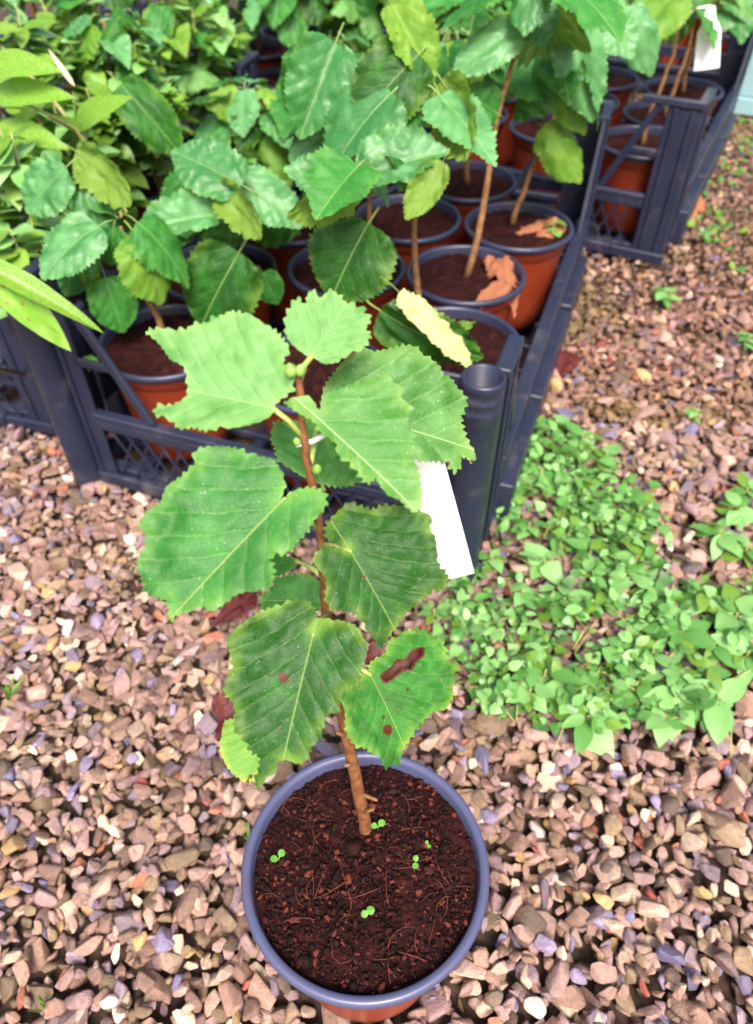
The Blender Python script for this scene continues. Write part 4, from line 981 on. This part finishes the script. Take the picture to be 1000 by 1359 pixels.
def cover(n, poly, seed, smin, smax, mats, hmax, name, label, clumps=90):
    r = random.Random(seed); us = [p[0] for p in poly]; vs = [p[1] for p in poly]; VV, FF, nb = [], [], 0; MI = []
    cl = []
    while len(cl) < clumps:
        u, v = r.uniform(min(us), max(us)), r.uniform(min(vs), max(vs))
        if in_poly(u, v, poly): cl.append((u, v))
    shapes = [small_leaf(None, 'ovate', 1, rows=4, cols=1), small_leaf(None, 'birch', 2, rows=4, cols=1), small_leaf(None, 'ovate', 3, rows=4, cols=1, fold=0.0)]
    for k in range(n):
        u, v = r.choice(cl); u += r.gauss(0, 20); v += r.gauss(0, 16)
        if u > 1040: continue
        c = at_z(u, v, 0); z = hmax*r.random()**1.5; a = r.uniform(0, 6.28); dip = r.uniform(-1.0, 0.5); out = Vector((cos(a), sin(a), 0)); s = smin+(smax-smin)*r.random()**1.6
        M = frame((c.x, c.y, z+0.002), out*cos(dip)-UP*sin(dip), UP+Vector((r.gauss(0, .3), r.gauss(0, .3), 0))) @ Matrix.Diagonal((s*1.15, s, s, 1)); S, F = shapes[r.randrange(3)]
        A = np.array(M); VV.append(S @ A[:3, :3].T+A[:3, 3]); FF += [tuple(i+nb for i in f) for f in F]; nb += len(S); MI += [r.randrange(len(mats))]*len(F)
    me = mesh(name, np.vstack(VV), FF, mats[0])
    for q in mats[1:]: me.materials.append(q)
    me.polygons.foreach_set('material_index', np.array(MI, dtype=np.int32)); me.update()
    o = meshobj(name, me); tag(o, label, 'weeds', kind='stuff'); return o
cover(2100, WEEDPOLY, 61, 0.005, 0.0150, [M_weed, M_weed2, M_weed3, M_weedd, M_weed3, M_weed], 0.024, 'ground_cover', 'low mat of small-leaved green weeds beside the crate post', 80)
cover(260, [(880,180),(1000,150),(1000,300),(930,330),(900,260)], 62, 0.006, 0.016, [M_weed2, M_weed], 0.012, 'ground_cover', 'thin green weeds on the far gravel path', 30)
# dry stalks in the weed patch
m = MB()
for k in range(110):
    u, v = rnd.uniform(600, 980), rnd.uniform(640, 960)
    if not in_poly(u, v, WEEDPOLY): continue
    c = at_z(u, v, 0.004); a = rnd.uniform(0, 6.28); L = rnd.uniform(0.012, 0.04); e = c+Vector((cos(a)*L, sin(a)*L, rnd.uniform(0, 0.008)))
    m.tube([c, (c+e)/2+Vector((0, 0, 0.004)), e], [0.0008, 0.0007, 0.0004], 5)
o = meshobj('dry_stalks', m.mesh('dry_stalks', M_weedstem, True)); tag(o, 'dry tan stalks lying through the weed mat', 'stalks', kind='stuff')

# ------------------------------------------------------------------ weeds among the crates
def bushy(base, h, rad, n, seed, label, mats, kind='ovate', smin=0.012, smax=0.026, name='bushy_weed', group='bushy weeds among the crates'):
    r = random.Random(seed); e = empty(name, base); tag(e, label, 'weed', group); m = MB(); VV, FF, MI, nb = [], [], [], 0
    shapes = [small_leaf(None, kind, q, rows=5, cols=1) for q in (1, 2, 3)]; st = []
    for q in range(max(3, n//22)):
        a = r.uniform(0, 6.28); tip = Vector((cos(a)*rad*r.random(), sin(a)*rad*r.random(), h*r.uniform(0.7, 1.05))); st.append(tip)
        m.tube([(0, 0, 0), tip*0.5+Vector((0, 0, h*0.06)), tip], [0.0013, 0.001, 0.0006], 5)
    for k in range(n):
        tip = st[k % len(st)]; u = r.random()**0.6; p = tip*u+Vector((0, 0, h*0.1*u*(1-u))); a = r.uniform(0, 6.28); out = Vector((cos(a), sin(a), 0)); dip = r.uniform(-0.8, 0.5); s = r.uniform(smin, smax)
        A = np.array(frame(p, out*cos(dip)-UP*sin(dip), UP+Vector((r.gauss(0, .3), r.gauss(0, .3), 0))) @ Matrix.Diagonal((s, s, s, 1))); S_, F = shapes[r.randrange(3)]
        VV.append(S_ @ A[:3, :3].T+A[:3, 3]); FF += [tuple(i+nb for i in f) for f in F]; nb += len(S_); MI += [r.randrange(len(mats))]*len(F)
    me = mesh('foliage', np.vstack(VV), FF, mats[0])
    for q in mats[1:]: me.materials.append(q)
    me.polygons.foreach_set('material_index', np.array(MI, dtype=np.int32)); me.update()
    meshobj('foliage', me, e)['kind'] = 'stuff'; meshobj('stem', m.mesh('stem', M_weedstem, True), e); return e
for i, (u, v, y, zb) in enumerate(((40,60,.86,.12),(110,30,.92,.12),(170,40,1.0,.12),(215,45,1.06,.12),(60,120,.80,.12),(0,30,.84,.12),(130,110,.86,.12),(5,200,.66,.12),(290,30,1.15,.12),(20,300,.60,.1),(250,10,1.1,.12),(90,5,1.05,.12),(180,90,.9,.12))):
    p = at_y(u, v, y); h = max(0.08, p.z-zb); bushy(Vector((p.x, p.y, zb)), h*1.12, 0.05, 110, 1300+i, 'bushy small-leaved green weed crowding the crates of saplings', [M_weed2, M_weed2, M_willow, M_weed3, M_weed3], smin=0.018, smax=0.042)
# willowherb leaning out over the crate post, narrow spotted leaves
WNAR = small_mesh(M_willow, 'narrow', 21, rows=14, cols=3, fold=0.5, droop=0.25); WSPOT = small_mesh(M_willowspot, 'narrow', 22, rows=14, cols=3, fold=0.3, droop=0.2)
wb = CR_LOC[3](-.05, .05, 0.03)
wh = empty('willowherb', wb); tag(wh, 'narrow-leaved weed with red-spotted lime leaves leaning over the crate corner', 'weed')
st = [wb, at_y(-60, 480, .47), at_y(-45, 340, .47), at_y(-50, 220, .48)]
m = MB(); m.tube([p-wb for p in st], [0.0022, 0.002, 0.0017, 0.001], 7); meshobj('stem', m.mesh('stem', M_weedstem, True), wh)
def wl(b, t, yb, yt, wid, me, nm=(1, .6, 0)):
    bb, tt_ = at_y(*b, yb), at_y(*t, yt); c = (CO-bb).normalized(); put_leaf(wh, me, bb, tt_, c*nm[0]+UP*nm[1]+CR*nm[2], wid)
wl((-60,335), (130,418), .47, .445, .75, WNAR, (1, .9, 0)); wl((-30,345), (98,464), .465, .45, 1.35, WSPOT, (1, .2, .1)); wl((-60,300), (20,380), .47, .46, 1.0, WSPOT)
# more narrow-leaved stems further back on the same side
for i, (pts, leaves) in enumerate((([(-30,330,.66),(-5,180,.70),(-30,60,.74)], [((-20,200),(60,250),1.6),((-10,130),(75,110),1.5),((-20,90),(60,75),1.6),((-5,170),(75,180),1.6),((-20,250),(30,330),1.8)]),
                                  ([(170,330,.70),(150,230,.74),(60,120,.78),(0,60,.80)], [((120,180),(75,150),1.4),((100,170),(150,120),1.6),((60,130),(20,160),1.6)]),
                                  ([(180,300,.72),(100,170,.72),(0,120,.70)], []))):
    P = [at_y(*p) for p in pts]; b = Vector((P[0].x, P[0].y, 0.12)); e = empty('willowherb', b); tag(e, ('upright narrow-leaved weed at the edge of the crates', 'narrow-leaved weed stem with a white seed tuft arching over saplings', 'thin bare weed stalk arching over the saplings')[i], 'weed')
    m = MB(); m.tube([Vector((0, 0, 0))]+[p-b for p in P], [0.0018]*len(P)+[0.0010], 6); meshobj('stem', m.mesh('stem', M_weedstem, True), e)
    for (lbp, ltp, wd) in leaves:
        y = P[1].y; bb, tt_ = at_y(*lbp, y), at_y(*ltp, y-0.03); put_leaf(e, WNAR, bb, tt_, (CO-bb).normalized()+UP*0.7, wd)
    if i == 1:
        bb, tt_ = at_y(100, 115, .77), at_y(62, 62, .78); put_leaf(e, small_mesh(simple('seed_tuft', (0.42, 0.36, 0.22), (0.55, 0.48, 0.34), 90), 'narrow', 4), bb, tt_, (CO-bb), 0.6, 'seed_tuft')
